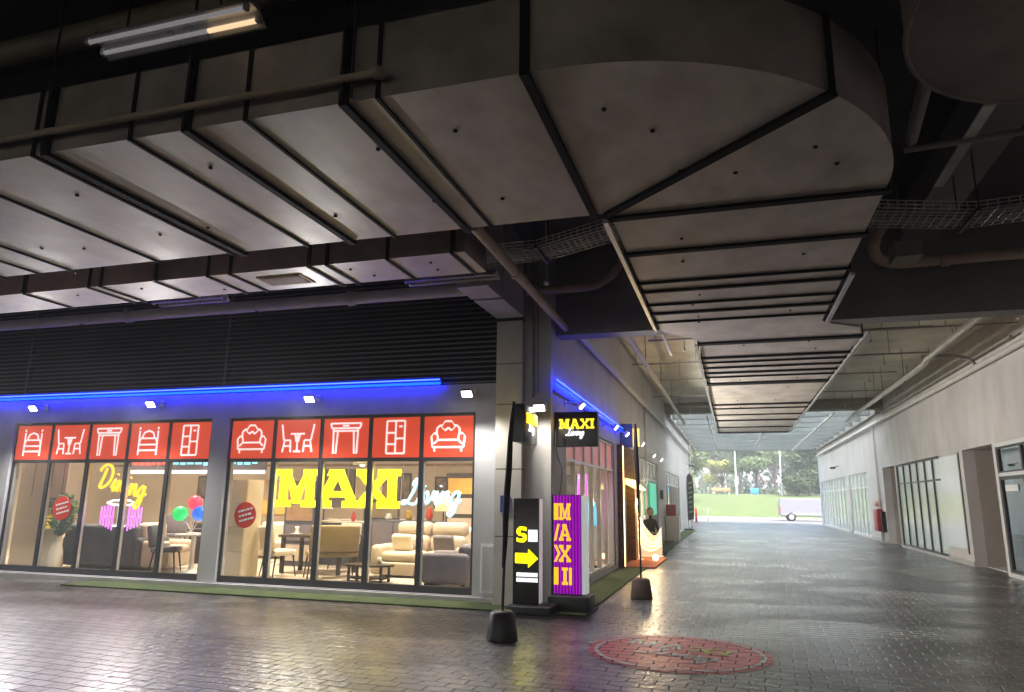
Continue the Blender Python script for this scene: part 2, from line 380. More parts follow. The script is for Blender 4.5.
w = bpy.data.worlds.new('World'); SC.world = w; w.use_nodes = True
bg = w.node_tree.nodes['Background']; sky = w.node_tree.nodes.new('ShaderNodeTexSky')
sky.sky_type = 'NISHITA'; sky.sun_disc = False; sky.sun_elevation = math.radians(58); sky.sun_rotation = math.radians(150)
sky.air_density = 1.; sky.dust_density = 5.; sky.ozone_density = 1.
w.node_tree.links.new(sky.outputs[0], bg.inputs['Color']); bg.inputs['Strength'].default_value = .15
sd = bpy.data.lights.new('sun', 'SUN'); sd.energy = 1.3; sd.angle = math.radians(18); sd.color = (1, .96, .9)
so = bpy.data.objects.new('sun', sd); C.objects.link(so)
el, az = math.radians(58), math.radians(150)
dirv = Vector((math.sin(az) * math.cos(el), math.cos(az) * math.cos(el), math.sin(el)))
so.rotation_euler = dirv.to_track_quat('Z', 'Y').to_euler(); so.location = (20, -20, 40)

VS = SC.view_settings
VS.view_transform = 'Standard'; VS.look = 'None'; VS.gamma = 1; VS.use_curve_mapping = False; VS.exposure = 2.8
SC.cycles.use_denoising = True
SC.cycles.max_bounces = 10; SC.cycles.diffuse_bounces = 6; SC.cycles.glossy_bounces = 4; SC.cycles.transparent_max_bounces = 16
SC.cycles.sample_clamp_indirect = 6
SC.cycles.caustics_reflective = False; SC.cycles.caustics_refractive = False

def area_lamp(name, loc, rot, sx, sy, power, col):
    d = bpy.data.lights.new(name, 'AREA'); d.shape = 'RECTANGLE'; d.size = sx; d.size_y = sy; d.energy = power; d.color = col
    o = bpy.data.objects.new(name, d); C.objects.link(o); o.location = loc; o.rotation_euler = rot; return o
def point_lamp(name, loc, power, col, size=.05):
    d = bpy.data.lights.new(name, 'POINT'); d.energy = power; d.color = col; d.shadow_soft_size = size
    o = bpy.data.objects.new(name, d); C.objects.link(o); o.location = loc; return o
def spot_lamp(name, loc, target, power, ang, col, size=.04, blend=.6):
    d = bpy.data.lights.new(name, 'SPOT'); d.energy = power; d.spot_size = math.radians(ang); d.spot_blend = blend; d.color = col; d.shadow_soft_size = size
    o = bpy.data.objects.new(name, d); C.objects.link(o); o.location = loc
    o.rotation_euler = (Vector(target) - Vector(loc)).to_track_quat('-Z', 'Y').to_euler(); return o

# ------------------------------------------------------------------ lettering
def letters(mb, text, x, z, h, y0=0, th=.02, mi=0, widths=None):
    """heavy slab capitals as extruded pieces in the XZ plane, facing -Y; returns end x"""
    G = {
     'M': (1.22, [[(0, 0), (.44, 0), (.44, .17), (0, .17)], [(.1, .17), (.32, .17), (.32, .83), (.1, .83)], [(0, .83), (.42, .83), (.42, 1), (0, 1)],
                  [(.32, .83), (.42, .83), (.66, .36), (.61, .08), (.53, .08)], [(.9, .83), (.8, .83), (.56, .36), (.61, .08), (.69, .08)],
                  [(.8, .83), (1.22, .83), (1.22, 1), (.8, 1)], [(.9, .17), (1.12, .17), (1.12, .83), (.9, .83)], [(.78, 0), (1.22, 0), (1.22, .17), (.78, .17)]]),
     'A': (1.14, [[(0, 0), (.42, 0), (.42, .17), (0, .17)], [(.09, .17), (.32, .17), (.60, .83), (.38, .83)], [(.30, .83), (.76, .83), (.70, 1), (.36, 1)],
                  [(.82, .17), (1.05, .17), (.76, .83), (.54, .83)], [(.36, .27), (.78, .27), (.72, .42), (.42, .42)], [(.72, 0), (1.14, 0), (1.14, .17), (.72, .17)]]),
     'X': (1.10, [[(0, 0), (.40, 0), (.40, .17), (0, .17)], [(.70, 0), (1.10, 0), (1.10, .17), (.70, .17)], [(0, .83), (.40, .83), (.40, 1), (0, 1)], [(.70, .83), (1.10, .83), (1.10, 1), (.70, 1)],
                  [(.08, .17), (.34, .17), (1.02, .83), (.76, .83)], [(.76, .17), (1.02, .17), (.34, .83), (.08, .83)]]),
     'I': (.50, [[(0, 0), (.5, 0), (.5, .17), (0, .17)], [(.12, .17), (.38, .17), (.38, .83), (.12, .83)], [(0, .83), (.5, .83), (.5, 1), (0, 1)]]),
     'S': (.80, [[(0, .05), (.22, 0), (.6, 0), (.8, .18), (.56, .22), (.2, .2), (0, .3)], [(.54, .2), (.8, .18), (.8, .45), (.6, .58), (.5, .42)], [(.2, .58), (.3, .42), (.62, .40), (.6, .58)],
                 [(0, .58), (.2, .42), (.3, .42), (.28, .78), (0, .82)], [(0, .8), (.2, 1), (.58, 1), (.8, .95), (.76, .74), (.56, .8), (.28, .8)]]),
    }
    for i, ch in enumerate(text):
        wd, pcs = G[ch]
        k = (widths[i] / wd) if widths else h
        for j, pc in enumerate(pcs):
            mb.prism_y([(x + px * k, z + pz * h) for px, pz in pc], y0 - .0012 * j, y0 + th, mi)
        x += wd * k + .07 * h
    return x
SCRIPT = {
 'L': (1.15, [[(.36, 1.5), (.42, 1.85), (.62, 2.05), (.74, 1.85), (.58, 1.2), (.36, .45), (.16, .06), (-.12, .0), (-.18, .2), (.1, .26), (.5, .04), (.9, -.02), (1.2, .3)]]),
 'D': (1.5, [[(.45, 1.7), (.35, 1.), (.2, .08), (.65, .05), (1.15, .5), (1.25, 1.2), (.95, 1.8), (.35, 2.05), (-.15, 1.75), (-.2, 1.45)]]),
 'i': (.55, [[(-.05, .3), (.22, 1.), (.18, .3), (.3, .02), (.55, .3)], [(.33, 1.42), (.36, 1.5)]]),
 'v': (.85, [[(0, .85), (.15, 1.), (.25, .6), (.3, .05), (.6, .5), (.7, 1.), (.95, .85)]]),
 'n': (.92, [[(-.02, .7), (.15, 1.), (.15, .05)], [(.15, .5), (.4, .95), (.6, .9), (.6, .3), (.75, .02), (.97, .3)]]),
 'g': (.95, [[(.65, .85), (.4, 1.), (.1, .7), (.1, .25), (.35, .05), (.6, .3), (.68, 1.), (.6, -.4), (.35, -.9), (.05, -.7), (.3, -.2), (.95, .35)]]),
}
def smooth(pts, n=5):
    if len(pts) < 3: return pts
    P = [pts[0]] + list(pts) + [pts[-1]]; out = []
    for i in range(1, len(P) - 2):
        for k in range(n):
            t = k / n; a, b_, c, d = P[i - 1], P[i], P[i + 1], P[i + 2]
            out.append(tuple(.5 * (2 * b_[q] + (c[q] - a[q]) * t + (2 * a[q] - 5 * b_[q] + 4 * c[q] - d[q]) * t * t + (3 * b_[q] - a[q] - 3 * c[q] + d[q]) * t ** 3) for q in range(len(a))))
    out.append(tuple(pts[-1])); return out
def script(mb, text, x, z, s, r, y=0, shear=.28, mi=0, fn=None, rise=0):
    x0 = x
    for ch in text:
        adv, strokes = SCRIPT[ch]
        for st in strokes:
            p3 = [(x + (px + shear * pz) * s, y, z + pz * s + (x - x0) * rise) for px, pz in smooth(st)]
            mb.tube([fn(p) for p in p3] if fn else p3, r, 6, mi)
        x += adv * s
    return x

# ================================================================== GROUND
struct('ground', MB().add([(-240, -120, -.03), (240, -120, -.03), (240, 420, -.03), (-240, 420, -.03)], [(0, 1, 2, 3)]), M['ground'])
struct('paving', MB().add([(-46, -34, 0), (16, -34, 0), (16, 61.5, 0), (-46, 61.5, 0)], [(0, 1, 2, 3)]), M['paving'])
rd = MB(); rd.box(-70, 70, 61.5, 76, -.5, .004); struct('road', rd, M['asphalt'])
kb = MB(); kb.box(-70, 70, 76, 76.3, -.4, .13); struct('kerb', kb, M['kerbstone'])
# lawn bank rising to the park
gv = []; gf = []; NX = 40; ys = [76.3, 78, 81, 85, 90, 95, 100, 104, 110, 120, 135, 160, 200, 300]
zs = [.11, .25, .62, 1.1, 1.68, 2.2, 2.55, 2.65, 2.7, 2.75, 2.8, 2.8, 2.8, 2.8]
for y, z in zip(ys, zs):
    for i in range(NX + 1):
        gv.append((-90 + 180 * i / NX, y, z + random.uniform(-.05, .05)))
for j in range(len(ys) - 1):
    for i in range(NX):
        a = j * (NX + 1) + i; gf.append((a, a + 1, a + NX + 2, a + NX + 1))
struct('lawn_bank', MB().add(gv, gf, 0, True), M['lawn'])
# pale worn patch on the paving near the recess
pp = [(3.75, 20.6), (4.2, 21.2), (4.9, 21.95), (5.45, 21.2), (5.5, 19.5), (5.0, 18.7), (4.25, 18.1), (3.95, 18.8)]
struct('paving_patch', MB().add([(x, y, .004) for x, y in pp], [tuple(range(8))]), M['paint_patch'])
# round painted floor sign
dcx, dcy, dr = -.68, 8.62, 1.0
fs_ = thing('floor_sign', 'worn round red floor painting with white ring and lettering on the block paving', 'floor sign', (dcx, dcy, 0))
d = MB(); n = 64
d.add([(0, 0, .004)] + [(dr * math.cos(2 * PI * k / n), dr * math.sin(2 * PI * k / n), .004) for k in range(n)], [(0, 1 + k, 1 + (k + 1) % n) for k in range(n)])
d.build('disc', M['paint_red'], fs_)
d = MB()
for k in range(n):
    a0, a1 = 2 * PI * k / n, 2 * PI * (k + 1) / n
    d.add([(r * math.cos(a), r * math.sin(a), .008) for r, a in ((dr * .88, a0), (dr * .93, a0), (dr * .93, a1), (dr * .88, a1))], [(0, 1, 2, 3)])
d.build('ring', M['paint_white'], fs_)
ta = math.radians(-16)
def flat(p, z=.008):
    x, zz = p[0], p[2]
    return (x * math.cos(ta) - zz * math.sin(ta), x * math.sin(ta) + zz * math.cos(ta), z - p[1])
def flat_letters(text, x, z, h, mat, nm, widths):
    q = MB(); letters(q, text, x, z, h, 0, .0, 0, widths)
    q2 = MB(); nv = 0
    while nv < len(q.v):      # keep one sheet of every extruded piece
        f0 = next(f for f in q.f if min(f) == nv and len(f) > 2); k = len(f0)
        q2.add([flat((p[0], 0, p[2]), .0085 + .0004 * ((nv // 3) % 7)) for p in q.v[nv:nv + k]], [tuple(range(k))]); nv += 2 * k
    q2.build(nm, mat, fs_)
flat_letters('MA', -.70, .10, .30, M['paint_white'], 'lettering', [.36, .32])
flat_letters('XI', .04, .10, .30, M['paint_yellow'], 'lettering', [.32, .16])
x = -.36
for ch in 'Living':
    q = MB()
    adv, strokes = SCRIPT[ch]
    for st in (strokes[:1] if ch == 'i' else strokes):
        P = [((x + (px + .28 * pz) * .17), -.27 + pz * .17) for px, pz in smooth(st)]
        for i in range(len(P) - 1):
            (ax, az), (bx, bz) = P[i], P[i + 1]; d_ = math.hypot(bx - ax, bz - az) or 1; nx, nz = -(bz - az) / d_ * .022, (bx - ax) / d_ * .022
            q.add([flat((u, 0, w_), .0086 + .0003 * (i % 5)) for u, w_ in ((ax + nx, az + nz), (bx + nx, bz + nz), (bx - nx, bz - nz), (ax - nx, az - nz))], [(0, 1, 2, 3)])
    x += adv * .17
    q.build('letter', M['paint_white'], fs_)

# ================================================================== CEILING
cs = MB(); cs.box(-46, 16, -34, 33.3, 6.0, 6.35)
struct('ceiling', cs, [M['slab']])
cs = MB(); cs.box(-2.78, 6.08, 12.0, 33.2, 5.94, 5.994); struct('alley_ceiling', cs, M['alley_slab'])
def beam(x0, x1, y0, y1, z0, label, mat=None, z1=5.995):
    o = MB().box(x0, x1, y0, y1, z0, z1); return single('concrete_beam', o, mat or M['beam'], label, 'beam')
beam(-2.78, 14, 11.60, 11.98, 4.40, 'deep grey concrete beam across the mouth of the alley, big duct running through it')
beam(-2.78, 6.08, 32.5, 33.3, 5.5, 'shallow olive concrete beam across the alley just before the sheet canopy', M['beam2'], 5.93)
beam(-34, 14, 1.2, 1.7, 5.35, 'dark concrete beam over the foreground, above the long duct')
beam(-34, -3.85, 8.6, 9.0, 5.3, 'dark concrete beam behind the smaller duct, in front of the louvres')
beam(2.6, 3.1, -2, 11.58, 5.55, 'dark concrete beam at top right running towards the alley mouth beam')
beam(-34, -1.4, 4.95, 5.35, 5.2, 'added dark beam above the long duct, hiding blue lit ceiling behind the tube light')  # beam put in to cover the blue LED light on the ceiling
beam(-12.5, -12.0, 1.72, 4.94, 5.5, 'dark concrete cross beam over the far left of the long duct')
# stub beam at the corner column
cb = MB(); cb.box(-3.72, -3.24, 9.28, 9.93, 4.65, 5.99); cb.box(-3.72, -3.24, 10.02, 11.16, 4.65, 5.99); cb.box(-3.66, -3.30, 9.93, 10.02, 4.85, 5.99)
single('concrete_beam', cb, M['wall_grey'], 'short pale stub beam above the corner column, in two steps', 'beam')

# canopy past the olive beam
cp = thing('sheet_canopy', 'pale blue grey translucent sheet canopy with steel purlins at the far end of the alley', 'canopy', (1.6, 46, 5.3))
c_ = MB(); c_.box(-2.9, 6.3, 33.32, 57.2, 5.72, 5.74); c_.build('roof_sheet', M['canopy'], cp, True)
for i in range(10):
    y = 34.6 + i * 2.45
    p = MB(); p.box(-2.78, 6.08, y, y + .22, 5.42, 5.716); p.build('purlin', M['steel_blue'], cp, True)
for x in (-1.0, 1.7, 4.3):
    p = MB(); p.box(x - .04, x + .04, 33.31, 57.1, 5.38, 5.456); p.build('tie_bar', M['pipe_white'], cp, True)
for x0_, x1_ in ((-2.79, -2.60), (5.90, 6.09)):
    p = MB(); p.box(x0_, x1_, 33.4, 57.19, 5.36, 5.418); p.box(x0_ + .005, x1_ - .005, 33.4, 34.59, 5.418, 5.71)
    for i in range(10): p.box(x0_ + .005, x1_ - .005, 34.825 + i * 2.45, min(57.19, 34.825 + i * 2.45 + 2.22), 5.418, 5.71)
    p.build('glare_ledger', M['pipe_grey'], cp, True)  # ledgers added to cover stepped bright light along the wall tops
p = MB(); p.box(-2.78, 6.08, 57.2, 57.35, 5.40, 5.9); p.build('edge_beam', M['steel_blue'], cp, True)

# ------------------------------------------------------------------ big duct
ZD = 4.385
dk = thing('air_duct', 'huge rectangular air duct crossing the top of the picture and curving into the alley', 'air duct', (-1, 6.5, ZD))
cxr, cyr, R0 = -1.05, 6.50, 2.48
Y0, Y1 = cyr - R0, cyr
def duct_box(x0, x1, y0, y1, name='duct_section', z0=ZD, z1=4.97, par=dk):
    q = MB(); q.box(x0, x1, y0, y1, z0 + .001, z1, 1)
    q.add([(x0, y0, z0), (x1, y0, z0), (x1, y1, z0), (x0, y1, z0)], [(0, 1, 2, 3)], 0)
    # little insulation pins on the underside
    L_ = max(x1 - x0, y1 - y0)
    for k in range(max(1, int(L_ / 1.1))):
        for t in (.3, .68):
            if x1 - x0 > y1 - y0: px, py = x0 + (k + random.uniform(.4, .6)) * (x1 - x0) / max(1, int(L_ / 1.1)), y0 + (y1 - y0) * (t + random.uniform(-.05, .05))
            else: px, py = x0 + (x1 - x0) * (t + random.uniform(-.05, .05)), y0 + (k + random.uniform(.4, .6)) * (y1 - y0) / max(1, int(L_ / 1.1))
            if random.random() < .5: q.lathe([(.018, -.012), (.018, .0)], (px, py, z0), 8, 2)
    return q.build(name, [M['duct'], M['duct_shade'], M['flange']], par, True)
seams = [-1.17, -2.24, -2.50, -3.33, -3.85, -4.40, -5.25, -5.40, -6.45, -7.78]
thick = {-2.50, -3.85, -5.25, -1.17}
xs = -8.3
while xs > -30: seams.append(round(xs, 2)); xs -= random.choice([.6, 1.0, .9]); 
edges = sorted([-30.5] + [-1.17, -2.24, -3.33, -4.40, -5.40, -6.45, -7.78, -9.2, -11, -13, -16, -20, -25])
for a, b_ in zip(edges[:-1], edges[1:]): duct_box(a + .001, b_ - .001, Y0, Y1)
def flange_x(x, y0, y1, z0=ZD, z1=4.97, wd=.035, par=dk, mat='flange', pr=.03):
    q = MB(); q.box(x - wd / 2, x + wd / 2, y0 - pr, y1 + pr, z0 - pr, z0 - .001); q.box(x - wd / 2, x + wd / 2, y0 - pr, y0 - .001, z0 - .001, z1)
    q.box(x - wd / 2, x + wd / 2, y1 + .001, y1 + pr, z0 - .001, z1)
    return q.build('flange', M[mat], par, True)
def flange_y(y, x0, x1, z0=ZD, z1=4.97, wd=.04, par=dk, pr=.03):
    q = MB(); q.box(x0 - pr, x1 + pr, y - wd / 2, y + wd / 2, z0 - pr, z0 - .001); q.box(x0 - pr, x0 - .001, y - wd / 2, y + wd / 2, z0 - .001, z1)
    q.box(x1 + .001, x1 + pr, y - wd / 2, y + wd / 2, z0 - .001, z1)
    return q.build('flange', M['flange'], par, True)
for x in seams:
    if x < -14: break
    flange_x(x, Y0, Y1, wd=.062 if x in thick else .028, pr=.04 if x in thick else .02)
# elbow
q = MB(); n = 28
arc = [(cxr + R0 * math.cos(a), cyr + R0 * math.sin(a)) for a in [(-PI / 2) + (PI / 2) * k / n for k in range(n + 1)]]
arc[0] = (cxr, Y0)
poly = [(-1.169, Y1), (-1.169, Y0)] + arc
poly = poly[:-1] + [(cxr + R0, cyr)]
q.prism_z(poly, ZD + .001, 4.97, 1)
q.add([(x, y, ZD) for x, y in poly], [tuple(range(len(poly)))], 0)
for px, py in ((-.45, 5.0), (.35, 5.2), (-.3, 5.75), (.15, 5.9), (.75, 5.6), (.95, 5.95), (-.75, 4.6)): q.lathe([(.018, -.012), (.018, 0)], (px, py, ZD), 8, 2)
q.build('elbow', [M['duct'], M['duct_shade'], M['flange']], dk, True)
q = MB(); a = math.radians(-43)
q.bar((cxr, cyr, ZD - .02), (cxr + (R0 + .03) * math.cos(a), cyr + (R0 + .03) * math.sin(a), ZD - .02), .08, .035)
q.bar((cxr + (R0 + .02) * math.cos(a), cyr + (R0 + .02) * math.sin(a), ZD - .03), (cxr + (R0 + .02) * math.cos(a), cyr + (R0 + .02) * math.sin(a), 4.97), .035, .08)
q.build('flange', M['flange'], dk, True)
ax0, ax1 = -1.02, 1.43
aedges = [6.505, 7.72, 9.25, 10.45, 11.55]
for a, b_ in zip(aedges[:-1], aedges[1:]): duct_box(ax0, ax1, a + .001, b_ - .001)
for y, wd in ((6.62, .09), (7.72, .09), (8.86, .035), (9.27, .06), (9.95, .03), (10.45, .07), (11.0, .035)): flange_y(y, ax0, ax1, wd=wd)
# offset through the beam, then the alley run
q = MB(); pl = [(ax0, 11.551), (ax1, 11.551), (ax1 + .15, 11.75), (2.05, 12.15), (2.15, 12.6), (-.45, 12.6), (-.6, 12.2), (-.95, 11.8)]
q.prism_z(pl, ZD + .001, 4.97, 1); q.add([(x, y, ZD) for x, y in pl], [tuple(range(len(pl)))], 0); q.build('offset_section', [M['duct'], M['duct_shade']], dk, True)
bx0, bx1 = -.45, 2.15
for a, b_ in ((12.6, 14.1), (14.1, 15.85), (15.85, 17.45), (17.45, 21.3), (21.3, 25.6), (25.6, 30.3)): duct_box(bx0, bx1, a + .001, b_ - .001, z1=4.9)
for y, wd in ((12.75, .16), (14.1, .1), (14.6, .05), (15.2, .06), (15.85, .1), (16.4, .05), (17.4, .3), (21.3, .2), (22.25, .1), (23.9, .12), (25.6, .25), (28.0, .15), (30.25, .2)): flange_y(y, bx0, bx1, wd=wd, z1=4.9, pr=.035)
q = MB(); q.tube([(-14, Y0 - .09, ZD + .13), (-2.2, Y0 - .09, ZD + .13)], .028, 8); q.lathe([(.045, -.03), (.045, .03)], (-2.2, Y0 - .09, ZD + .13), 10); q.build('support_rail', M['pipe_brown'], dk, True)
for x0, y0, y1, dx in ((ax0 - .06, 6.6, 11.5, 0), (bx0 - .06, 12.7, 30.2, 0), (bx1 + .06, 12.3, 30.2, 0), (ax1 + .07, 9.0, 11.5, 0)):
    q = MB(); q.box(x0 - .025, x0 + .025, y0, y1, ZD - .06, ZD - .02); q.build('support_rail', M['galv'], dk, True)
def rods(pts, par, r=.012, z1=5.98):
    for x, y, z in pts:
        q = MB(); q.tube([(x, y, z), (x, y, z1)], r, 6); q.build('hanger_rod', M['black'], par, True)
rods([(x, Y0 - .06, ZD - .02) for x in (-2.50, -2.42, -3.85, -5.25, -7.78, -9.6)], dk)
rods([(x, Y1 + .08, ZD - .02) for x in (-2.5, -3.85, -5.25, -7.8)], dk)
rods([(x, y, ZD - .02) for y in (6.62, 9.27) for x in (ax0 - .055, ax1 + .055)] + [(x, y, ZD - .02) for y in (14.1, 17.4, 21.3, 25.6, 30.2) for x in (bx0 - .07, bx1 + .07)], dk)

# ------------------------------------------------------------------ smaller duct
d2 = thing('air_duct', 'smaller rectangular duct with an air grille, parallel to the shopfront below the louvres', 'air duct', (-6, 7.6, ZD))
e2 = [-30, -20, -14, -11, -9.41, -8.25, -7.14, -5.97, -4.83, -3.77, -2.80]
for a, b_ in zip(e2[:-1], e2[1:]): duct_box(a + .001, b_ - .001, 7.2, 7.97, z0=4.40, z1=4.74, par=d2)
for x in (-9.41, -8.25, -8.05, -7.14, -6.31, -5.97, -4.83, -4.58, -3.77, -2.95): flange_x(x, 7.2, 7.97, 4.40, 4.74, .04, d2, pr=.02)
q = MB(); q.box(-5.75, -5.10, 7.42, 7.78, 4.385, 4.399)
for k in range(9): q.box(-5.72, -5.13, 7.45 + k * .034, 7.462 + k * .034, 4.375, 4.386)
q.build('air_grille', M['pipe_brown'], d2, True)
rods([(x, y, 4.39) for x in (-9.4, -7.1, -4.8, -2.9) for y in (7.15, 8.02)], d2)

# upper right duct
d3 = thing('air_duct', 'dark duct with a rounded end in the top right corner of the ceiling', 'air duct', (2.6, 4.2, 4.6))
q = MB(); n = 20
arc = [(2.45 + 1.25 * math.cos(a), 4.45 + 1.30 * math.sin(a)) for a in [PI - PI * .5 * k / n for k in range(n + 1)]]
poly = [(5.5, 5.75)] + arc[::-1] + [(1.2, 1.9), (5.5, 1.9)]
q.prism_z(poly, 4.601, 5.2, 1); q.add([(x, y, 4.6) for x, y in poly], [tuple(range(len(poly)))], 0); q.build('duct_section', [M['duct_shade'], M['duct_shade']], d3, True)
q = MB(); q.tube([(x, y, 4.6) for x, y in [(1.2, 1.9)] + arc + [(5.5, 5.75)]], .018, 6); q.build('edge_bead', M['duct_shade'], d3, True)
q = MB(); q.box(2.35, 2.45, 1.9, 5.74, 4.57, 4.599); q.build('flange', M['flange'], d3, True)
rods([(1.3, 3.0, 4.6), (2.4, 5.8, 4.6), (4.2, 5.8, 4.6)], d3)

# ------------------------------------------------------------------ pipes and trays under the front ceiling
def pipe(pts, r, mat, label, name='ceiling_pipe', cat='pipe', group=None, n=10, collars=(), hang=()):
    t = thing(name, label, cat, pts[0], 0, group)
    q = MB(); q.tube(pts, r, n); q.build('pipe_run', M[mat], t, True)
    for c0, c1 in collars:
        q = MB(); q.tube([c0, c1], r * 1.25, n); q.build('collar', M[mat], t, True)
    for x, y, z in hang:
        q = MB(); q.tube([(x, y, z - r - .012), (x, y, 5.99)], .009, 5); q.tube([(x, y - r * 1.15, z - r * 1.1), (x, y + r * 1.15, z - r * 1.1)], .012, 5)
        q.build('hanger', M['black'], t, True)
    return t
def arcpts(a, c, b_, n=6):
    a, c, b_ = Vector(a), Vector(c), Vector(b_)
    return [tuple((1 - t) ** 2 * a + 2 * t * (1 - t) * c + t * t * b_) for t in [k / n for k in range(n + 1)]]
pipe([(-30, 10.5, 5.0), (-3.74, 10.5, 5.0)], .11, 'pipe_white', 'thick pale pipe running along the top of the black louvres', collars=[((-11, 10.5, 5.), (-10.9, 10.5, 5.)), ((-6.2, 10.5, 5.), (-6.1, 10.5, 5.))], hang=[(-12, 10.5, 5.), (-8, 10.5, 5.)])
pipe([(-2.53, 6.75, 4.52), (-2.62, 11.59, 4.52)], .065, 'pipe_brown', 'diagonal looking brownish pipe from the end of the long duct to the deep beam', collars=[((-2.57, 8.4, 4.52), (-2.575, 8.5, 4.52))])
pipe([(-3.2, 11.2, 5.1)] + arcpts((-2.2, 11.2, 5.1), (-1.85, 11.2, 5.1), (-1.62, 11.2, 5.42)) + [(-1.5, 11.2, 5.9)], .075, 'pipe_brown', 'bent brown pipe on the deep beam left of the big duct')
pipe([(2.1, 9.6, 5.35)] + arcpts((2.05, 10.4, 5.25), (2.05, 11.2, 5.12), (2.6, 11.25, 5.12)) + [(6.0, 11.2, 5.14), (12, 11.2, 5.14)], .085, 'pipe_brown', 'bent brownish pipe on the deep beam right of the big duct', collars=[((3.05, 11.24, 5.12), (3.15, 11.24, 5.12))])
pipe([(-14, 4.35, 5.62), (-2.9, 4.18, 5.62)], .11, 'pipe_brown', 'thick rusty brown pipe in the top left corner above the long duct', hang=[(-5, 4.21, 5.62)])
pipe([(1.66, 5.2, 5.25), (1.9, 7.5, 5.25)], .06, 'pipe_grey', 'dark pipe hanging beside the rounded duct at top right')
pipe([(1.85, 7.6, 5.2), (6.2, 7.15, 5.2)], .035, 'pipe_grey', 'thin dark bar below the rounded duct at top right')
q = MB(); q.bar((2.40, 6.85, 5.2), (2.44, 8.75, 5.24), .11, .02); q.bar((2.40, 6.85, 5.2), (2.38, 6.3, 5.9), .11, .02)
single('cable_strap', q, M['galv'], 'flat pale metal strap slanting below the rounded duct at top right', 'bracket')
def tray(path, wd, label, hs=.09):
    t = thing('cable_tray', label, 'cable tray', path[0]); q = MB()
    P = [Vector(p) for p in path]; segs = []
    dirs = [(P[i + 1] - P[i]).normalized() for i in range(len(P) - 1)]
    sd_ = [Vector((-d_.y, d_.x, 0)).normalized() for d_ in dirs]
    side = Vector((0, 1, 0)) if abs(dirs[0].x) > abs(dirs[0].y) else Vector((1, 0, 0))
    nw = 7
    for k in range(nw):
        o_ = side * (wd * (k / (nw - 1) - .5)); q.tube([p + o_ for p in P], .007, 4)
    for s_ in (-1, 1):
        for hz in (.045, hs): q.tube([p + side * (wd / 2 * s_) + Vector((0, 0, hz)) for p in P], .007, 4)
    for a, b_ in zip(P[:-1], P[1:]):
        m_ = max(1, int((b_ - a).length / .1))
        for k in range(m_ + 1):
            c = a + (b_ - a) * k / m_
            q.tube([c + side * wd / 2 + Vector((0, 0, hs)), c + side * wd / 2, c - side * wd / 2, c - side * wd / 2 + Vector((0, 0, hs))], .006, 4)
    q.build('wire_basket', M['galv'], t, True)
    q = MB()
    for k in range(5):
        o_ = side * (wd * (k - 2) * .14)
        q.tube([p + o_ + Vector((0, 0, .018 + .004 * (k % 2))) for p in P], .016, 5)
    q.build('cables', M['pipe_grey'], t, True)
    for i in (0, len(P) - 1) if len(P) < 3 else range(len(P)):
        c = P[i]; q = MB(); q.bar(c - side * (wd / 2 + .06) - Vector((0, 0, .02)), c + side * (wd / 2 + .06) - Vector((0, 0, .02)), .04, .03)
        for s_ in (-1, 1): q.tube([c + side * s_ * (wd / 2 + .05), (c + side * s_ * (wd / 2 + .05)).xy.to_3d() + Vector((0, 0, 5.98))], .009, 5)
        q.build('hanger', M['black'], t, True)
tray([(-4.2, 8.75, 4.86), (-2.3, 8.75, 4.86), (-1.05, 8.0, 4.80)], .55, 'wire cable tray left of the big duct, above the bent brown pipe')
tray([(1.5, 8.4, 4.82), (2.75, 8.9, 4.86), (5.5, 8.6, 4.9), (9, 8.5, 4.9)], .6, 'wire cable tray right of the big duct, in front of the deep beam')
q = MB(); q.box(2.22, 2.55, 10.1, 10.5, 4.86, 5.08); q.tube([(2.4, 10.3, 5.08), (2.36, 10.3, 5.98)], .012, 5)
single('junction_box', q, M['pipe_grey'], 'small dark box hanging below the right cable tray', 'junction box')
q = MB(); q.tube([(-2.35, 9.2, 5.98), (-2.35, 9.2, 4.62)], .008, 6); q.ball((-2.35, 9.2, 4.59), .035)
single('fire_sprinkler', q, M['frame_white'], 'white sprinkler on a drop rod left of the big duct', 'sprinkler')

# fluorescent fittings
def batten(x0, x1, y, z, label, lit=False, wd=.26):
    t = thing('fluorescent_lamp', label, 'lamp', ((x0 + x1) / 2, y, z))
    q = MB(); q.add([(x, y + dy, z + dz) for x in (x0, x1) for dy, dz in ((-wd / 2, 0), (-wd / 2 + .02, .0), (-.05, .07), (.05, .07), (wd / 2 - .02, 0), (wd / 2, 0), (.05, .10), (-.05, .10))],
          [(k, (k + 1) % 8, 8 + (k + 1) % 8, 8 + k) for k in range(8)] + [tuple(range(8)), tuple(range(8, 16))]); q.build('reflector', M['reflector'], t, True)
    for s_ in (-1, 1):
        q = MB(); q.tube([(x0 + .03, y + s_ * .07, z + .015), (x1 - .03, y + s_ * .07, z + .015)], .016, 8)
        tb = q.build('tube', M['tube_dim' if lit else 'tube_off'], t, True)
        if lit and s_ == 1:
            q = MB(); q.tube([(x1 - .45, y + s_ * .07 - .001, z + .013), (x1 - .04, y + s_ * .07 - .001, z + .013)], .018, 8); q.build('lit_end', M['tube_on'], tb, True)
        for xe in (x0 + .015, x1 - .015):
            q = MB(); q.box(xe - .014, xe + .014, y + s_ * .07 - .02, y + s_ * .07 + .02, z - .005, z + .05); q.build('socket', M['white'], t, True)
    for x in (x0 + .3, x1 - .3):
        q = MB(); q.tube([(x, y, z + .1), (x, y, 5.98)], .009, 5); q.build('hanger_rod', M['black'], t, True)
batten(-4.55, -3.10, 3.72, 5.0, 'old twin tube light with a half lit orange tube, top left above the long duct', True, .30)
batten(-8.95, -7.60, 9.10, 4.70, 'unlit batten light in front of the louvres, left of the air grille')
batten(-4.45, -3.05, 9.15, 4.72, 'unlit batten light beside the stub beam at the corner column')

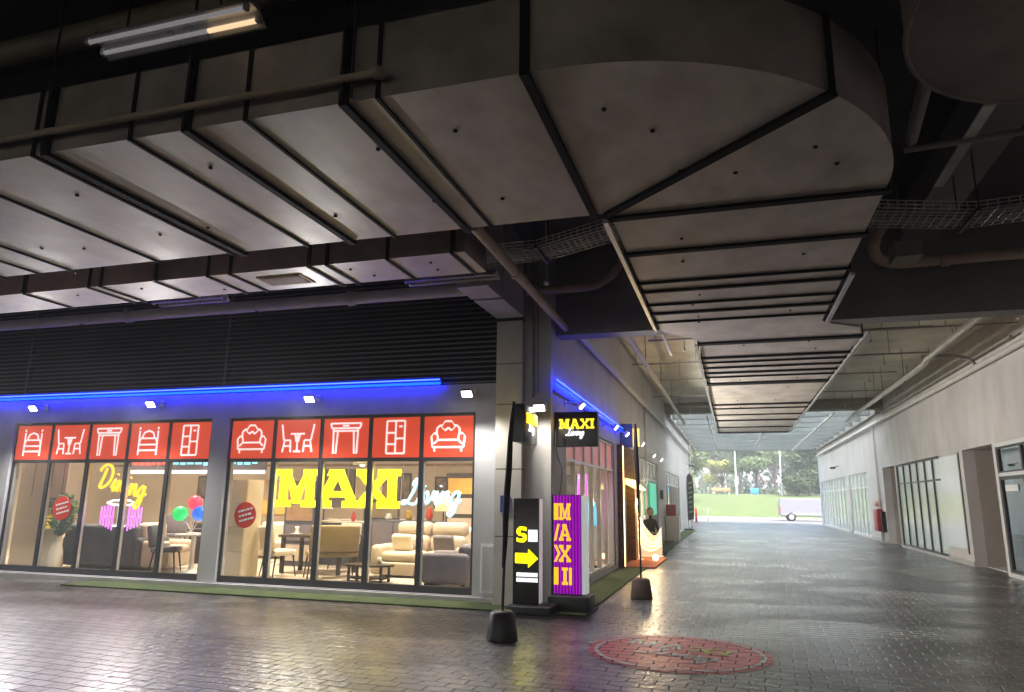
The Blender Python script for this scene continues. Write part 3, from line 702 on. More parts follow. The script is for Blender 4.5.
# ------------------------------------------------------------------ alley ceiling services
pipe([(-2.68, 12.0, 4.75), (-2.68, 49.8, 4.75)], .07, 'pipe_white', 'white pipe along the top of the left alley wall')
pipe([(5.97, 12.1, 5.00), (5.97, 57, 5.0)], .07, 'pipe_white', 'white pipe along the right alley wall, lower of the two')
pipe([(5.9, 17.5, 5.22), (5.9, 33, 5.22)], .03, 'pipe_grey', 'thin dark pipe just above the white pipe on the right alley wall')
pipe([(-1.98, 12.05, 5.05), (-1.98, 33, 5.05)], .06, 'pipe_white', 'white pipe hanging under the alley ceiling left of the duct', hang=[(-1.98, y, 5.05) for y in (14, 18, 22, 26, 30)])
pipe([(-1.25, 12.05, 5.05), (-1.25, 17, 5.05)], .035, 'pipe_white', 'short thin white pipe under the alley ceiling, between the duct and a longer pipe')
pipe([(4.5, 12.05, 5.1), (4.6, 19.0, 5.05)] + arcpts((4.7, 19.6, 5.05), (4.72, 20.2, 5.05), (4.72, 21, 5.05)) + [(4.72, 33, 5.05)], .07, 'pipe_white', 'white pipe hanging under the alley ceiling right of the duct', hang=[(4.72, y, 5.05) for y in (22, 25, 28, 31)] + [(4.53, 14.5, 5.09)])
pipe([(4.74, 20.0, 5.3)] + arcpts((5.2, 20, 5.3), (5.8, 20, 5.3), (5.9, 20, 5.05)), .045, 'pipe_grey', 'short dark bent pipe joining the right wall pipe to the ceiling pipe')
for i, (y, xa, xb, z) in enumerate(((13.6, -2.2, 5.6, 5.32), (16.1, -1.7, 4.1, 5.22), (17.0, 1.9, 5.9, 5.4), (19.3, -2.5, 5.0, 5.28), (22.2, -2.0, 4.6, 5.3), (25.4, -2.6, 5.4, 5.24), (29.0, -2.3, 4.9, 5.3))):
    t = thing('sprinkler_pipe', 'thin dark sprinkler pipe with drop rods across the alley under its ceiling', 'sprinkler pipe', ((xa + xb) / 2, y, z), 0, 'sprinkler pipes across the alley ceiling')
    q = MB(); q.tube([(xa, y, z), (xb, y, z)], .02, 6); q.build('pipe_run', M['pipe_grey'], t, True)
    x = xa + random.uniform(.1, .6)
    while x < xb:
        q = MB(); q.tube([(x, y, z), (x, y, 5.935)], .008, 5); q.build('hanger_rod', M['pipe_grey'], t, True); x += random.uniform(.9, 2.0)
    for x in (xa + .8, xb - random.uniform(.5, 1.3)):
        q = MB(); q.tube([(x, y + .02, z), (x, y + .02, z - .22)], .012, 5); q.lathe([(.03, 0), (.035, .02), (.012, .05)], (x, y + .02, z - .27), 8); q.build('sprinkler_head', M['galv'], t, True)
for i, (x, y0_, y1_) in enumerate(((3.5, 12.1, 16.2), (-.9, 13.6, 17), (5.4, 18, 26))):
    t = thing('ceiling_conduit', ('thin conduit under the alley ceiling just right of the big duct', 'thin conduit under the alley ceiling close to the left of the duct', 'thin conduit under the alley ceiling close to the right wall')[i], 'conduit', (x, y0_, 5.6))
    q = MB(); q.tube([(x, y0_, 5.6), (x, y1_, 5.6)], .022, 6); q.build('pipe_run', M['pipe_brown'], t, True)
    for k in range(3):
        y = y0_ + (k + .5) * (y1_ - y0_) / 3; q = MB(); q.tube([(x, y, 5.6), (x, y, 5.935)], .008, 5); q.build('hanger_rod', M['flange'], t, True)
# conduit drops
pipe([(-2.72, 23.9, 4.7), (-2.72, 23.9, 2.9)], .03, 'pipe_grey', 'grey conduit dropping down the left alley wall above the green poster window')

# ================================================================== LEFT BUILDING
FY = 11.40
sb = thing('shop_building', 'grey furniture shop building with red icon panels and black louvres, left of the alley', 'building', (-6.5, FY, 0))
XL = -2.80
q = MB()
def wall_f(x0, x1, z0, z1): q.box(x0, x1, FY, FY + .25, z0, z1)
wall_f(-34, -14.56, 0, 3.58); wall_f(-9.53, -9.14, 0, 3.10); wall_f(-4.15, -3.73, 0, 3.10)
wall_f(-14.56, -3.73, 3.10, 3.58)
wall_f(-14.56, -9.53, 0, .10); wall_f(-9.14, -4.15, 0, .10)
q.build('front_wall', M['wall_grey'], sb, True)
q = MB()
def wall_s(y0, y1, z0, z1): q.box(XL - .25, XL, y0, y1, z0, z1)
wall_s(11.42, 12.42, 0, 5.99); wall_s(12.42, 17.8, 3.02, 5.99); wall_s(17.8, 18.25, 0, 5.99); wall_s(18.25, 20.95, 3.05, 5.99)
wall_s(20.95, 22.9, 0, 5.99); wall_s(22.9, 28.4, 3.0, 5.99); wall_s(28.4, 31.9, 0, 5.99); wall_s(31.9, 40, 2.9, 5.99); wall_s(40, 50, 0, 5.99); wall_s(12.42, 17.8, 0, .1); wall_s(22.9, 28.4, 0, .1); wall_s(31.9, 40, 0, .1)
q.build('alley_wall', M['wall_side'], sb, True)
q = MB(); q.box(XL - .3, XL + .12, 49.4, 50.1, 0, 5.99); q.build('end_pier', M['wall_white'], sb, True)
# louvres
q = MB()
z = 3.60
while z < 5.98:
    q.add([(x, y, z + dz) for x in (-33.9, -3.74) for y, dz in ((FY + .015, .0), (FY + .115, .034), (FY + .115, .046), (FY + .015, .030))], [(0, 1, 2, 3), (4, 5, 6, 7), (0, 1, 5, 4), (1, 2, 6, 5), (2, 3, 7, 6), (3, 0, 4, 7)])
    z += .088
for x in (-33.9, -24, -19, -14.5, -9.4):
    q.box(x, x + .05, FY + .03, FY + .13, 3.585, 5.985)
q.build('louvre_panel', M['louvre'], sb, True)
q = MB(); q.box(-34, -3.74, FY + .2, FY + .25, 3.582, 5.99); q.build('louvre_backing', M['void'], sb, True)
q = MB(); q.box(-16.2, -3.7, FY - .06, FY - .001, 0, .085); q.build('plinth', M['kerbstone'], sb, True)
# interior shell
q = MB(); q.box(-20, XL - .26, FY + .26, 19.4, .09, .1); q.build('shop_floor', M['shop_floor'], sb, True)
q = MB(); q.box(-20, XL - .26, 19.4, 19.6, .1, 3.5); q.box(-20.2, -20, FY + .26, 19.6, .1, 3.5); q.build('back_wall', M['shop_wall'], sb, True)
q = MB(); q.box(-20.2, XL - .26, FY + .26, 19.6, 3.5, 3.56); q.build('shop_ceiling', M['cream'], sb, True)
q = MB(); q.box(-20, XL - .26, 19.4 - .04, 19.399, 2.55, 2.62); q.box(-20, XL - .26, 19.2, 19.399, 3.1, 3.499); q.build('back_cornice', M['wood'], sb, True)

def icon(mb, kind, mi=1):
    """line pictograms in a +-.5 box, x right, z up, drawn with flat bars proud of the panel"""
    W_ = .055
    k = [0]
    def ln(*pts):
        for a, b_ in zip(pts[:-1], pts[1:]):
            k[0] += 1; y = -.016 - .0007 * (k[0] % 7)
            mb.bar((a[0] * .62, y, 2.69 + a[1] * .62), (b_[0] * .62, y, 2.69 + b_[1] * .62), .006, W_ * .62) if abs(a[0] - b_[0]) > abs(a[1] - b_[1]) else mb.bar((a[0] * .62, y, 2.69 + a[1] * .62), (b_[0] * .62, y, 2.69 + b_[1] * .62), W_ * .62, .006)
            mb.m[-6:] = [mi] * 6
    if kind == 'sofa':
        ln((-.5, 0), (-.42, .1), (-.32, .05), (-.3, -.1), (.3, -.1), (.32, .05), (.42, .1), (.5, 0), (.46, -.3), (-.46, -.3), (-.5, 0))
        ln((-.34, .08), (-.34, .22), (-.25, .3), (-.18, .3)); ln((-.18, .3), (-.1, .42), (.1, .42), (.18, .3)); ln((.34, .08), (.34, .22), (.25, .3), (.18, .3)); ln((-.22, .28), (-.1, .16), (0, .24), (.1, .16), (.22, .28))
        ln((-.4, -.3), (-.4, -.42)); ln((.4, -.3), (.4, -.42)); ln((-.3, -.1), (-.42, -.2)); ln((.3, -.1), (.42, -.2))
    elif kind == 'dining':
        ln((-.24, .14), (.24, .14)); ln((0, .14), (0, -.34)); ln((-.12, -.38), (.12, -.38)); ln((-.09, .14), (-.03, -.1)); ln((.09, .14), (.03, -.1))
        for s in (-1, 1):
            ln((s * .55, .42), (s * .46, -.05)); ln((s * .46, -.05), (s * .24, -.05)); ln((s * .24, -.05), (s * .22, -.4)); ln((s * .44, -.08), (s * .5, -.4)); ln((s * .25, -.22), (s * .45, -.22))
    elif kind == 'console':
        ln((-.5, .42), (.5, .42)); ln((-.5, .42), (-.46, .28)); ln((.5, .42), (.46, .28)); ln((-.46, .28), (.46, .28)); ln((-.42, .2), (.42, .2))
        for s in (-1, 1): ln((s * .4, .28), (s * .38, -.46)); ln((s * .26, .2), (s * .3, -.46))
        ln((-.1, .35), (.1, .35))
    elif kind == 'bed':
        ln((-.36, .32), (-.36, -.45)); ln((.36, .32), (.36, -.45)); ln((-.3, .08), (.3, .08)); ln((-.36, -.12), (.36, -.12)); ln((-.36, -.3), (.36, -.3)); ln((-.3, .08), (-.36, -.12)); ln((.3, .08), (.36, -.12))
        ln((-.24, .1), (-.18, .26), (0, .32), (.18, .26), (.24, .1)); ln((-.36, .36), (-.36, .44)); ln((.36, .36), (.36, .44))
    else:
        ln((-.28, .46), (.28, .46), (.28, -.46), (-.28, -.46), (-.28, .46)); ln((0, .46), (0, -.46)); ln((-.28, .12), (.0, .12)); ln((0, -.04), (.28, -.04)); ln((-.28, -.2), (0, -.2)); ln((.1, .3), (.2, .3))
def shop_window(xc, wd, kind):
    fr = MB(); h = wd / 2 - .002
    fr.box(-h, -h + .04, 0, .10, .102, 3.098); fr.box(h - .04, h, 0, .10, .102, 3.098)
    fr.box(-h + .04, h - .04, 0, .10, .102, .215); fr.box(-h + .04, h - .04, .002, .10, 2.27, 2.335); fr.box(-h + .04, h - .04, 0, .10, 3.04, 3.098)
    fr.box(-h + .0405, -h + .058, .025, .085, .216, 2.269, 1)
    fo = fr.build('shopfront_window', [M['frame'], M['silver']], sb)
    fo.location = Vector((xc, FY + .05, 0)) - sb.location
    p = MB(); p.box(-h + .058, h - .04, .06, .068, .216, 2.269); p.build('pane', M['glass'], fo)
    p = MB(); p.box(-h + .041, h - .041, .02, .06, 2.336, 3.039); p.v = p.v
    p2 = MB(); p2.box(-h + .041, h - .041, -.0, .06, 2.336, 3.039); icon(p2, kind)
    o = p2.build('icon_panel', [M['red_panel'], M['icon_white']], fo)
    o['label'] = 'red backlit panel with white %s pictogram' % {'sofa': 'sofa', 'dining': 'table and chairs', 'console': 'console table', 'bed': 'bed', 'cabinet': 'cabinet'}[kind]
for i, kd in enumerate(('bed', 'dining', 'console', 'bed', 'cabinet')): shop_window(-14.54 + .5 + i * 1.0, 1.0, kd)
for i, kd in enumerate(('sofa', 'dining', 'console', 'cabinet', 'sofa')): shop_window(-9.13 + .497 + i * .994, .994, kd)
# alley-side windows
def side_window(y0, y1, zb, zt, tr, n, top, label=None, glass='glass', fm='frame'):
    wd = (y1 - y0) / n
    for i in range(n):
        fr = MB(); a, b_ = y0 + i * wd + .002, y0 + (i + 1) * wd - .002
        x0, x1 = XL - .12, XL - .03
        fr.box(x0, x1, a, a + .035, zb, zt); fr.box(x0, x1, b_ - .035, b_, zb, zt); fr.box(x0, x1, a + .035, b_ - .035, zb, zb + .08); fr.box(x0, x1, a + .035, b_ - .035, zt - .05, zt); fr.box(x0, x1, a + .035, b_ - .035, tr, tr + .05)
        fo = fr.build('alley_window', M[fm], sb, True)
        p = MB(); p.box(XL - .08, XL - .072, a + .036, b_ - .036, zb + .081, tr - .001); p.build('pane', M[glass], fo, True)
        p = MB(); p.box(XL - .085, XL - .065, a + .036, b_ - .036, tr + .051, zt - .051); p.build('top_panel', M[top], fo, True)
side_window(12.44, 17.78, .12, 3.0, 2.33, 6, 'pink_panel', glass='glass_side', fm='silver')
side_window(22.92, 28.38, .12, 2.98, 2.33, 5, 'film', glass='glass_alley', fm='silver')
side_window(31.92, 39.98, .12, 2.88, 2.33, 6, 'film', glass='glass_alley', fm='silver')
# rooms behind the far alley windows
q = MB(); q.box(-6.5, -6.4, 21.2, 40, .0, 3.4); q.box(-6.4, XL - .26, 21.0, 40.2, 3.4, 3.5); q.box(-6.4, XL - .26, 20.9, 21.0, 0, 3.4); q.build('inner_wall', M['shop_wall'], sb, True)

# corner column with stone panels
cc = thing('corner_column', 'tall pale clad column at the corner of the shop and the alley', 'column', (-3.48, 11.2, 0))
zz = [0.0, 1.06, 2.12, 3.18, 3.86, 4.60]
for a, b_ in zip(zz[:-1], zz[1:]):
    q = MB(); q.box(-3.71, -3.26, 11.16, 11.39, a + .008, b_ - .008); q.build('cladding_panel', M['clad'], cc, True)
q = MB(); q.box(-3.70, -3.27, 11.18, 11.39, 0, 5.98); q.build('core', M['frame'], cc, True)
q = MB(); q.box(-3.25, XL - .001, 11.30, 11.415, 0, 5.98); q.build('return_panel', M['wall_side'], cc, True)
pipe([(-3.10, 11.26, 3.3), (-3.10, 11.26, 5.9)], .018, 'pipe_grey', 'thin conduit going up the wall beside the corner column', name='conduit')
pipe([(-3.02, 11.27, 3.35), (-3.02, 11.27, 5.9)], .012, 'pipe_grey', 'thinner conduit next to another, right of the corner column', name='conduit')
q = MB(); q.box(-3.60, -3.44, 11.135, 11.158, 1.44, 1.70)
single('notice_plate', q, M['blue_glow'], 'small dark blue glowing plate on the corner column behind the black flag', 'sign')
q = MB(); q.box(-4.0, -3.75, 11.36, 11.398, .16, .92)
q.box(-3.965, -3.785, 11.35, 11.359, .2, .88, 1)
single('access_panel', q, [M['white'], M['wall_grey']], 'low white access panel on the pier beside the corner column', 'panel')

# LED strips
q = MB(); q.tube([(-34, FY - .10, 3.60), (-4.78, FY - .10, 3.60)], .022, 6, 0); q.tube([(-34, FY - .13, 3.66), (-4.78, FY - .13, 3.66)], .012, 6, 1)
q.box(-34, -4.78, FY - .03, FY - .004, 3.585, 3.705, 2); q.box(-34, -4.78, FY - .17, FY - .0305, 3.695, 3.71, 2)  # backing, then a hood added to block the strip's upward blue spill
single('led_strip', q, [M['led_blue'], M['led_core'], M['black']], 'long glowing blue LED strip above the red icon panels', 'led strip')
q = MB(); q.tube([(XL + .10, 11.2, 3.50), (XL + .10, 18.6, 3.40)], .018, 6, 0); q.tube([(XL + .12, 11.2, 3.57), (XL + .12, 18.6, 3.47)], .010, 6, 1)
q.box(XL + .001, XL + .03, 11.44, 18.6, 3.40, 3.44, 2)
single('led_strip', q, [M['led_blue_low'], M['led_core'], M['black']], 'glowing blue LED strip along the left alley wall, above the hanging sign', 'led strip')

# spotlights
def spotlight(loc, rz, label, group, power, lens='lens', tgt=None, ang=110):
    t = thing('spotlight', label, 'spotlight', loc, rz, group)
    q = MB(); q.tube([(0, .0, .12), (0, -.10, .14), (0, -.28, .10)], .014, 6); q.box(-.05, .05, -.02, 0, .06, .18); q.build('arm', M['silver'], t)
    T = Matrix.Translation((0, -.30, .07)) @ Matrix.Rotation(math.radians(-50), 4, 'X')
    q = MB(); q.M = T; q.rbox(-.10, .10, -.07, .07, -.02, .05, .015); q.build('lamp_head', M['silver'], t)
    q = MB(); q.M = T; q.box(-.085, .085, -.055, .055, -.027, -.021); q.build('lens', M[lens], t)
    return t
for x, lb in ((-13.75, 'white spotlight on an arm above the leftmost bed panel'), (-10.75, 'white spotlight on an arm between the second bed panel and the left cabinet panel'), (-7.22, 'white spotlight on an arm above the table and chairs panel near the yellow letters'), (-4.2, 'white spotlight on an arm above the last sofa panel, beside the corner column')):
    spotlight((x, FY, 3.30), 0, lb, 'spotlights above the shopfront', 0)
    spot_lamp('spotlight_lamp', (x, FY - (.40 if x < -5 else .62), 3.2), (x, FY - (3.6 if x < -5 else 1.6), 0), 68 if x < -5 else 24, 165, (1, .97, .92), .05, .5)
for y, lb in ((12.3, 'white floodlight on the left alley wall right behind the hanging sign'), (16.2, 'white floodlight on the left alley wall above the pinkish window tops'), (18.0, 'white floodlight on the left alley wall beside the small blue sign'), (21.3, 'white floodlight on the left alley wall past the brick entrance')):
    spotlight((XL, y, 3.20), PI / 2, lb, 'floodlights along the left alley wall', 0, 'lens_soft')
for y in (12.3, 16.2, 18.0, 21.3): spot_lamp('floodlight_lamp', (XL + .42, y, 3.14), (XL + 5, y, 2.2), {12.3: 16, 16.2: 30}.get(y, 70), 165, (1, .97, .90), .05, .5)
for y in (24.4, 26.9):
    spot_lamp('floodlight_lamp', (XL + .42, y, 3.0), (XL + 5, y, 2.4), 64, 165, (1, .97, .88), .05, .5)
    spotlight((XL, y, 3.05), PI / 2, 'white floodlight above the green poster window on the left alley wall', 'floodlights above the green poster window', 0, 'lens_soft')

spotlight((-2.92, 11.30, 3.02), 0, 'white spotlight on an arm between the two black box signs at the corner', None, 0, 'lens_soft')
spot_lamp('spotlight_lamp', (-2.90, 10.86, 2.98), (-3.1, 11.25, .7), 7, 150, (1, .95, .86), .05, .8)
# turf
q = MB(); q.box(-11.9, -3.0, 10.66, FY - .061, .0, .022); q.box(-3.0, -2.14, 10.66, 11.14, 0, .022); q.box(XL + .001, -2.16, 11.14, 27, 0, .0222); q.box(-3.25, XL, 11.14, 11.29, 0, .022)
single('turf_mat', q, M['turf'], 'strip of artificial green turf along the shopfront and round the corner', 'turf mat')
q = MB(); q.box(XL + .001, -2.2, 27.02, 44, 0, .02)
single('turf_mat', q, M['turf'], 'narrow far strip of artificial turf beside the white plinth in the alley', 'turf mat')

# ------------------------------------------------------------------ neon signs behind the glass
t = thing('neon_sign', 'large neon sign of yellow slab capitals and pale cyan script behind the glass', 'neon sign', (-6, FY + .3, 1.46))
NY = FY + .28
for ch, x, wd in (('M', -8.18, .86), ('A', -7.36, .92), ('X', -6.52, .68), ('I', -5.96, .31)):
    q = MB(); letters(q, ch, x, 1.46, .68, NY, .04, 0, [wd]); q.build('letter', M['neon_yellow'], t, True)
q = MB(); script(q, 'Living', -5.55, 1.54, .212, .027, NY, .25); q.build('lettering', M['neon_cyan'], t, True)
q = MB(); script(q, 'Living', -5.55, 1.54, .212, .018, NY - .022, .25); q.build('lettering_core', emit_mat('neon_core', (.72, .95, 1.), 1.1), t, True)
q = MB()
for x in (-7.9, -6.7, -5.6, -5.0): q.tube([(x, NY + .03, 1.9), (x, NY + .03, 3.49)], .004, 4)
q.build('wire', M['silver'], t, True)
t = thing('neon_sign', 'orange script neon word over a white table and two pink chair outlines', 'neon sign', (-11.5, FY + .3, 1))
q = MB(); script(q, 'Dining', -12.42, 1.78, .225, .028, NY, .25, rise=-.20); q.build('lettering', M['neon_orange'], t, True)
tx = -11.76
q = MB(); q.tube([(tx - .35, NY, 1.48), (tx - .2, NY, 1.53), (tx + .2, NY, 1.53), (tx + .35, NY, 1.48), (tx + .2, NY, 1.44), (tx - .2, NY, 1.44), (tx - .35, NY, 1.48)], .02, 6)
for dx in (-.04, .04): q.tube([(tx + dx, NY, 1.44), (tx + dx, NY, 1.05)], .016, 6)
q.tube([(tx - .15, NY, 1.03), (tx + .15, NY, 1.03)], .018, 6); q.build('table_outline', M['neon_white'], t, True)
for s in (-1, 1):
    q = MB()
    for k in range(5): q.tube([(tx + s * (.20 + k * .075), NY + .02, 1.46 - .015 * k), (tx + s * (.20 + k * .075), NY + .02, .94 + .03 * k)], .018, 6)
    q.tube([(tx + s * .20, NY + .025, 1.2), (tx + s * .5, NY + .025, 1.2)], .018, 6)
    q.build('chair_outline', M['neon_pink'], t, True)
q = MB()
for x in (-12.1, -11.0): q.tube([(x, NY + .03, 1.9), (x, NY + .03, 3.49)], .004, 4)
q.build('wire', M['silver'], t, True)
for x, z, lb in ((-13.08, 1.36, 'round red sticker on the glass in front of the potted plant'), (-8.68, 1.30, 'round red sticker on the glass in front of the white drawer tower')):
    t = thing('window_sticker', lb, 'sticker', (x, FY + .095, z), 0)
    q = MB(); n = 28; q.prism_y([(.235 * math.cos(2 * PI * k / n), .235 * math.sin(2 * PI * k / n)) for k in range(n)], .0, .012); q.build('disc', M['sticker'], t)
    q = MB()
    for r_, zz in enumerate((.09, .0, -.09)):
        xx = -.15 + .02 * r_
        while xx < .14:
            wd = random.uniform(.03, .07); q.bar((xx, -.004, zz + xx * .25), (xx + wd, -.004, zz + (xx + wd) * .25), .004, .035); xx += wd + .018
    q.build('lettering', M['white'], t)

# ================================================================== SHOP INTERIOR
FZ = .10
for x in (-17.5, -14.0, -11.7, -9.0, -6.6, -4.4):
    for y in (13.2, 16.6):
        t = thing('ceiling_light', 'square warm ceiling light panel inside the shop', 'ceiling light', (x, y, 3.48), 0, 'ceiling light panels inside the shop')
        q = MB(); q.box(-.34, .34, -.34, .34, -.0, .018); q.build('frame', M['white'], t)
        q = MB(); q.box(-.3, .3, -.3, .3, -.006, -.001); q.build('diffuser', M['warm_glow'], t)
        area_lamp('ceiling_light_lamp', (x, y, 3.46), (0, 0, 0), .6, .6, 15, (1, .86, .68)).data.spread = math.radians(105)
def cushion(par, name, mat, x0, x1, y0, y1, z0, z1, r=.06): return MB().rbox(x0, x1, y0, y1, z0, z1, r).build(name, M[mat], par)
# beige recliner sofa, facing the glass
t = thing('sofa', 'big beige leather two seat recliner sofa facing the window', 'sofa', (-6.0, 13.75, FZ))
cushion(t, 'base', 'beige', -.78, .78, -.42, .5, .06, .32); 
for s in (-1, 1):
    cushion(t, 'seat', 'beige', .01 if s > 0 else -.77, .77 if s > 0 else -.01, -.50, .2, .30, .50, .08)
    cushion(t, 'backrest', 'beige', .01 if s > 0 else -.77, .77 if s > 0 else -.01, .10, .42, .48, .80, .10)
    cushion(t, 'headrest', 'beige', .01 if s > 0 else -.77, .77 if s > 0 else -.01, .18, .48, .78, 1.06, .10)
    cushion(t, 'armrest', 'beige', .78 if s > 0 else -1.0, 1.0 if s > 0 else -.78, -.5, .5, .05, .62, .08)
    cushion(t, 'footrest', 'beige', .02 if s > 0 else -.76, .76 if s > 0 else -.02, -.54, -.46, .06, .30, .03)
for s in (-1, 1): MB().box(s * .7 - .03, s * .7 + .03, -.3, .3, 0, .06).build('foot', M['black'], t)
# mauve armchair seen from its side
t = thing('armchair', 'low grey mauve armchair at the right end of the shop window', 'armchair', (-4.95, 12.45, FZ), .1)
cushion(t, 'base', 'mauve', -.42, .42, -.38, .38, .08, .36); cushion(t, 'armrest', 'mauve', -.44, .44, -.44, -.26, .09, .60, .09); cushion(t, 'armrest', 'mauve', -.44, .44, .26, .44, .09, .60, .09); cushion(t, 'backrest', 'mauve', .2, .46, -.30, .30, .3, .74, .09); cushion(t, 'seat', 'mauve', -.42, .22, -.27, .27, .35, .46, .05)
for s in (-1, 1): MB().box(s * .34 - .03, s * .34 + .03, -.36, .36, 0, .08).build('foot', M['black'], t)
# oval coffee table
t = thing('coffee_table', 'low dark oval coffee table in front of the beige recliner sofa', 'table', (-6.55, 12.4, FZ))
n = 28; MB().prism_z([(.50 * math.cos(2 * PI * k / n), .30 * math.sin(2 * PI * k / n)) for k in range(n)], .30, .335).build('tabletop', M['darkwood'], t)
MB().prism_z([(.42 * math.cos(2 * PI * k / n), .24 * math.sin(2 * PI * k / n)) for k in range(n)], .08, .1).build('shelf', M['darkwood'], t)
for sx in (-1, 1):
    for sy in (-1, 1): MB().box(sx * .33 - .02, sx * .33 + .02, sy * .16 - .02, sy * .16 + .02, 0, .3).build('leg', M['black'], t)
for i, (dx, dy) in enumerate(((-.1, 0), (.18, .05))):
    q = MB(); q.lathe([(.03, 0), (.05, .04), (.04, .09), (.02, .12)], (0, 0, 0), 12); single('bowl', q, M['white'], 'small white bowl on the dark coffee table' if i else 'small white jar on the left of the dark coffee table', 'bowl', None, (-6.55 + dx, 12.4 + dy, FZ + .336))
# chairs
def dining_chair(name, label, loc, rz, fab, legm, wd=.50, hb=.95, group=None, sh=.46):
    t = thing(name, label, 'chair', loc, rz, group)
    MB().rbox(-wd / 2, wd / 2, -.25, .25, sh - .06, sh + .05, .035).build('seat', M[fab], t)
    q = MB(); q.M = Matrix.Translation((0, .24, sh + .02)) @ Matrix.Rotation(math.radians(-10), 4, 'X'); q.rbox(-wd / 2, wd / 2, -.04, .05, .02, hb - sh, .035); q.build('backrest', M[fab], t)
    for sx in (-1, 1):
        for sy in (-1, 1):
            q = MB(); q.tube([(sx * (wd / 2 - .04), sy * .19, sh - .05), (sx * (wd / 2 + .0), sy * .25, 0)], [.02, .013], 6); q.build('leg', M[legm], t)
    return t
dining_chair('dining_bench', 'tan upholstered bench with a wide backrest at the dark dining table', (-7.62, 12.85, FZ), math.radians(-140), 'tan', 'darkwood', .95, 1.0)
dining_chair('dining_chair', 'pale dining chair beside the white drawer tower', (-8.75, 12.75, FZ), math.radians(155), 'cream', 'darkwood')
dining_chair('dining_chair', 'pale dining chair behind the dark dining table', (-8.35, 14.6, FZ), math.radians(5), 'cream', 'darkwood')
dining_chair('dining_chair', 'black dining chair beside the white pedestal table', (-11.22, 12.45, FZ), math.radians(118), 'charcoal', 'black', .5, .92)
t = thing('dining_table', 'dark dining table with place settings behind the tan bench', 'table', (-8.35, 13.6, FZ))
MB().rbox(-.75, .75, -.42, .42, .72, .77, .015).build('tabletop', M['darkwood'], t)
for sx in (-1, 1):
    for sy in (-1, 1): MB().box(sx * .66 - .035, sx * .66 + .035, sy * .34 - .035, sy * .34 + .035, 0, .72).build('leg', M['darkwood'], t)
for i, (dx, dy) in enumerate(((-.45, -.2), (0, -.22), (.45, -.2))):
    q = MB(); q.lathe([(.05, 0), (.12, .012), (.13, .02), (.05, .02), (.03, .1), (.05, .16)], (0, 0, 0), 16); single('plate', q, M['white'], 'white plate and cup on the dark dining table', 'plate', 'place settings on the dining table', (-8.35 + dx, 13.6 + dy, FZ + .771))
t = thing('drawer_tower', 'tall white drawer tower at the left of the yellow letters', 'cabinet', (-9.42, 12.35, FZ))
MB().box(-.28, .28, -.22, .28, 0, 1.86).build('carcass', M['cream'], t)
for k in range(4): MB().rbox(-.275, .275, -.245, -.221, .03 + k * .46, .03 + k * .46 + .445, .006).build('drawer', M['cream'], t)
t = thing('display_cabinet', 'grey two tone wall cabinet behind the white drawer tower', 'cabinet', (-8.9, 15.2, FZ))
MB().box(-.7, .9, 0, .4, 0, .95).build('carcass', M['charcoal'], t); MB().box(-.7, .3, .1, .4, 1.3, 2.2).build('upper_door', M['mauve'], t); MB().box(.35, .9, .1, .4, 1.5, 2.2).build('upper_door', M['shop_wall'], t); MB().box(-.72, .92, -.02, .4, .951, .99).build('worktop', M['cream'], t)
q = MB(); q.lathe([(.03, 0), (.06, .06), (.05, .12), (.015, .2), (.02, .24)]); single('vase', q, M['sticker'], 'small red vase on the worktop of the grey cabinet', 'vase', None, (-8.55, 15.3, FZ + .991))
# charcoal sofa, back to the glass
t = thing('sofa', 'dark charcoal fabric sofa with its back to the left window', 'sofa', (-12.95, 12.75, FZ))
cushion(t, 'base', 'charcoal', -.95, .95, -.3, .55, .05, .42); cushion(t, 'backrest', 'charcoal', -.95, .95, -.42, -.16, .05, .92, .1); cushion(t, 'armrest', 'charcoal', -1.05, -.82, -.35, .55, .05, .66, .08); cushion(t, 'armrest', 'charcoal', .82, 1.05, -.35, .55, .05, .66, .08)
for s in (-1, 1): cushion(t, 'seat', 'charcoal', .01 if s > 0 else -.81, .81 if s > 0 else -.01, -.15, .57, .40, .52, .06)
# beige armchair in profile
t = thing('armchair', 'beige leather armchair beside the charcoal sofa, turned sideways', 'armchair', (-11.75, 12.95, FZ), math.radians(95))
cushion(t, 'base', 'beige', -.38, .38, -.4, .4, .06, .38); cushion(t, 'seat', 'beige', -.30, .30, -.42, .2, .36, .50, .06); cushion(t, 'backrest', 'beige', -.36, .36, .2, .46, .3, .96, .1)
for s in (-1, 1): cushion(t, 'armrest', 'beige', .3 if s > 0 else -.44, .44 if s > 0 else -.3, -.42, .4, .08, .60, .07)
# white pedestal table and globe lamps
t = thing('pedestal_table', 'small white pedestal table at the right end of the left window', 'table', (-10.62, 12.5, FZ))
q = MB(); q.lathe([(.36, .74), (.38, .755), (.38, .77), (.36, .78)], n=28); q.build('tabletop', M['white'], t); q = MB(); q.lathe([(.22, 0), (.2, .03), (.05, .08), (.04, .4), (.05, .72), (.12, .739)], n=16); q.build('pedestal', M['white'], t)
t = thing('globe_lamp', 'table lamp of green, pink and blue glowing globes on the white pedestal table', 'lamp', (-10.7, 12.5, FZ + .781))
for nm, col, x, z in (('green', (.01, .70, .16), -.33, .39), ('pink', (1., .06, .12), .03, .61), ('blue', (.01, .16, 1.), .16, .40)):
    q = MB(); q.ball((x, 0, z), .15); g = q.build('globe', emit_mat('globe_' + nm, col, .5), t); g['label'] = nm + ' glowing globe'
    q = MB(); q.tube([(0, 0, .02), (x * .5, .04, z * .5), (x, .05, z - .12)], .01, 6); q.build('stem', M['white'], t)
q = MB(); q.lathe([(.12, 0), (.12, .015), (.03, .03)]); q.build('base', M['white'], t)
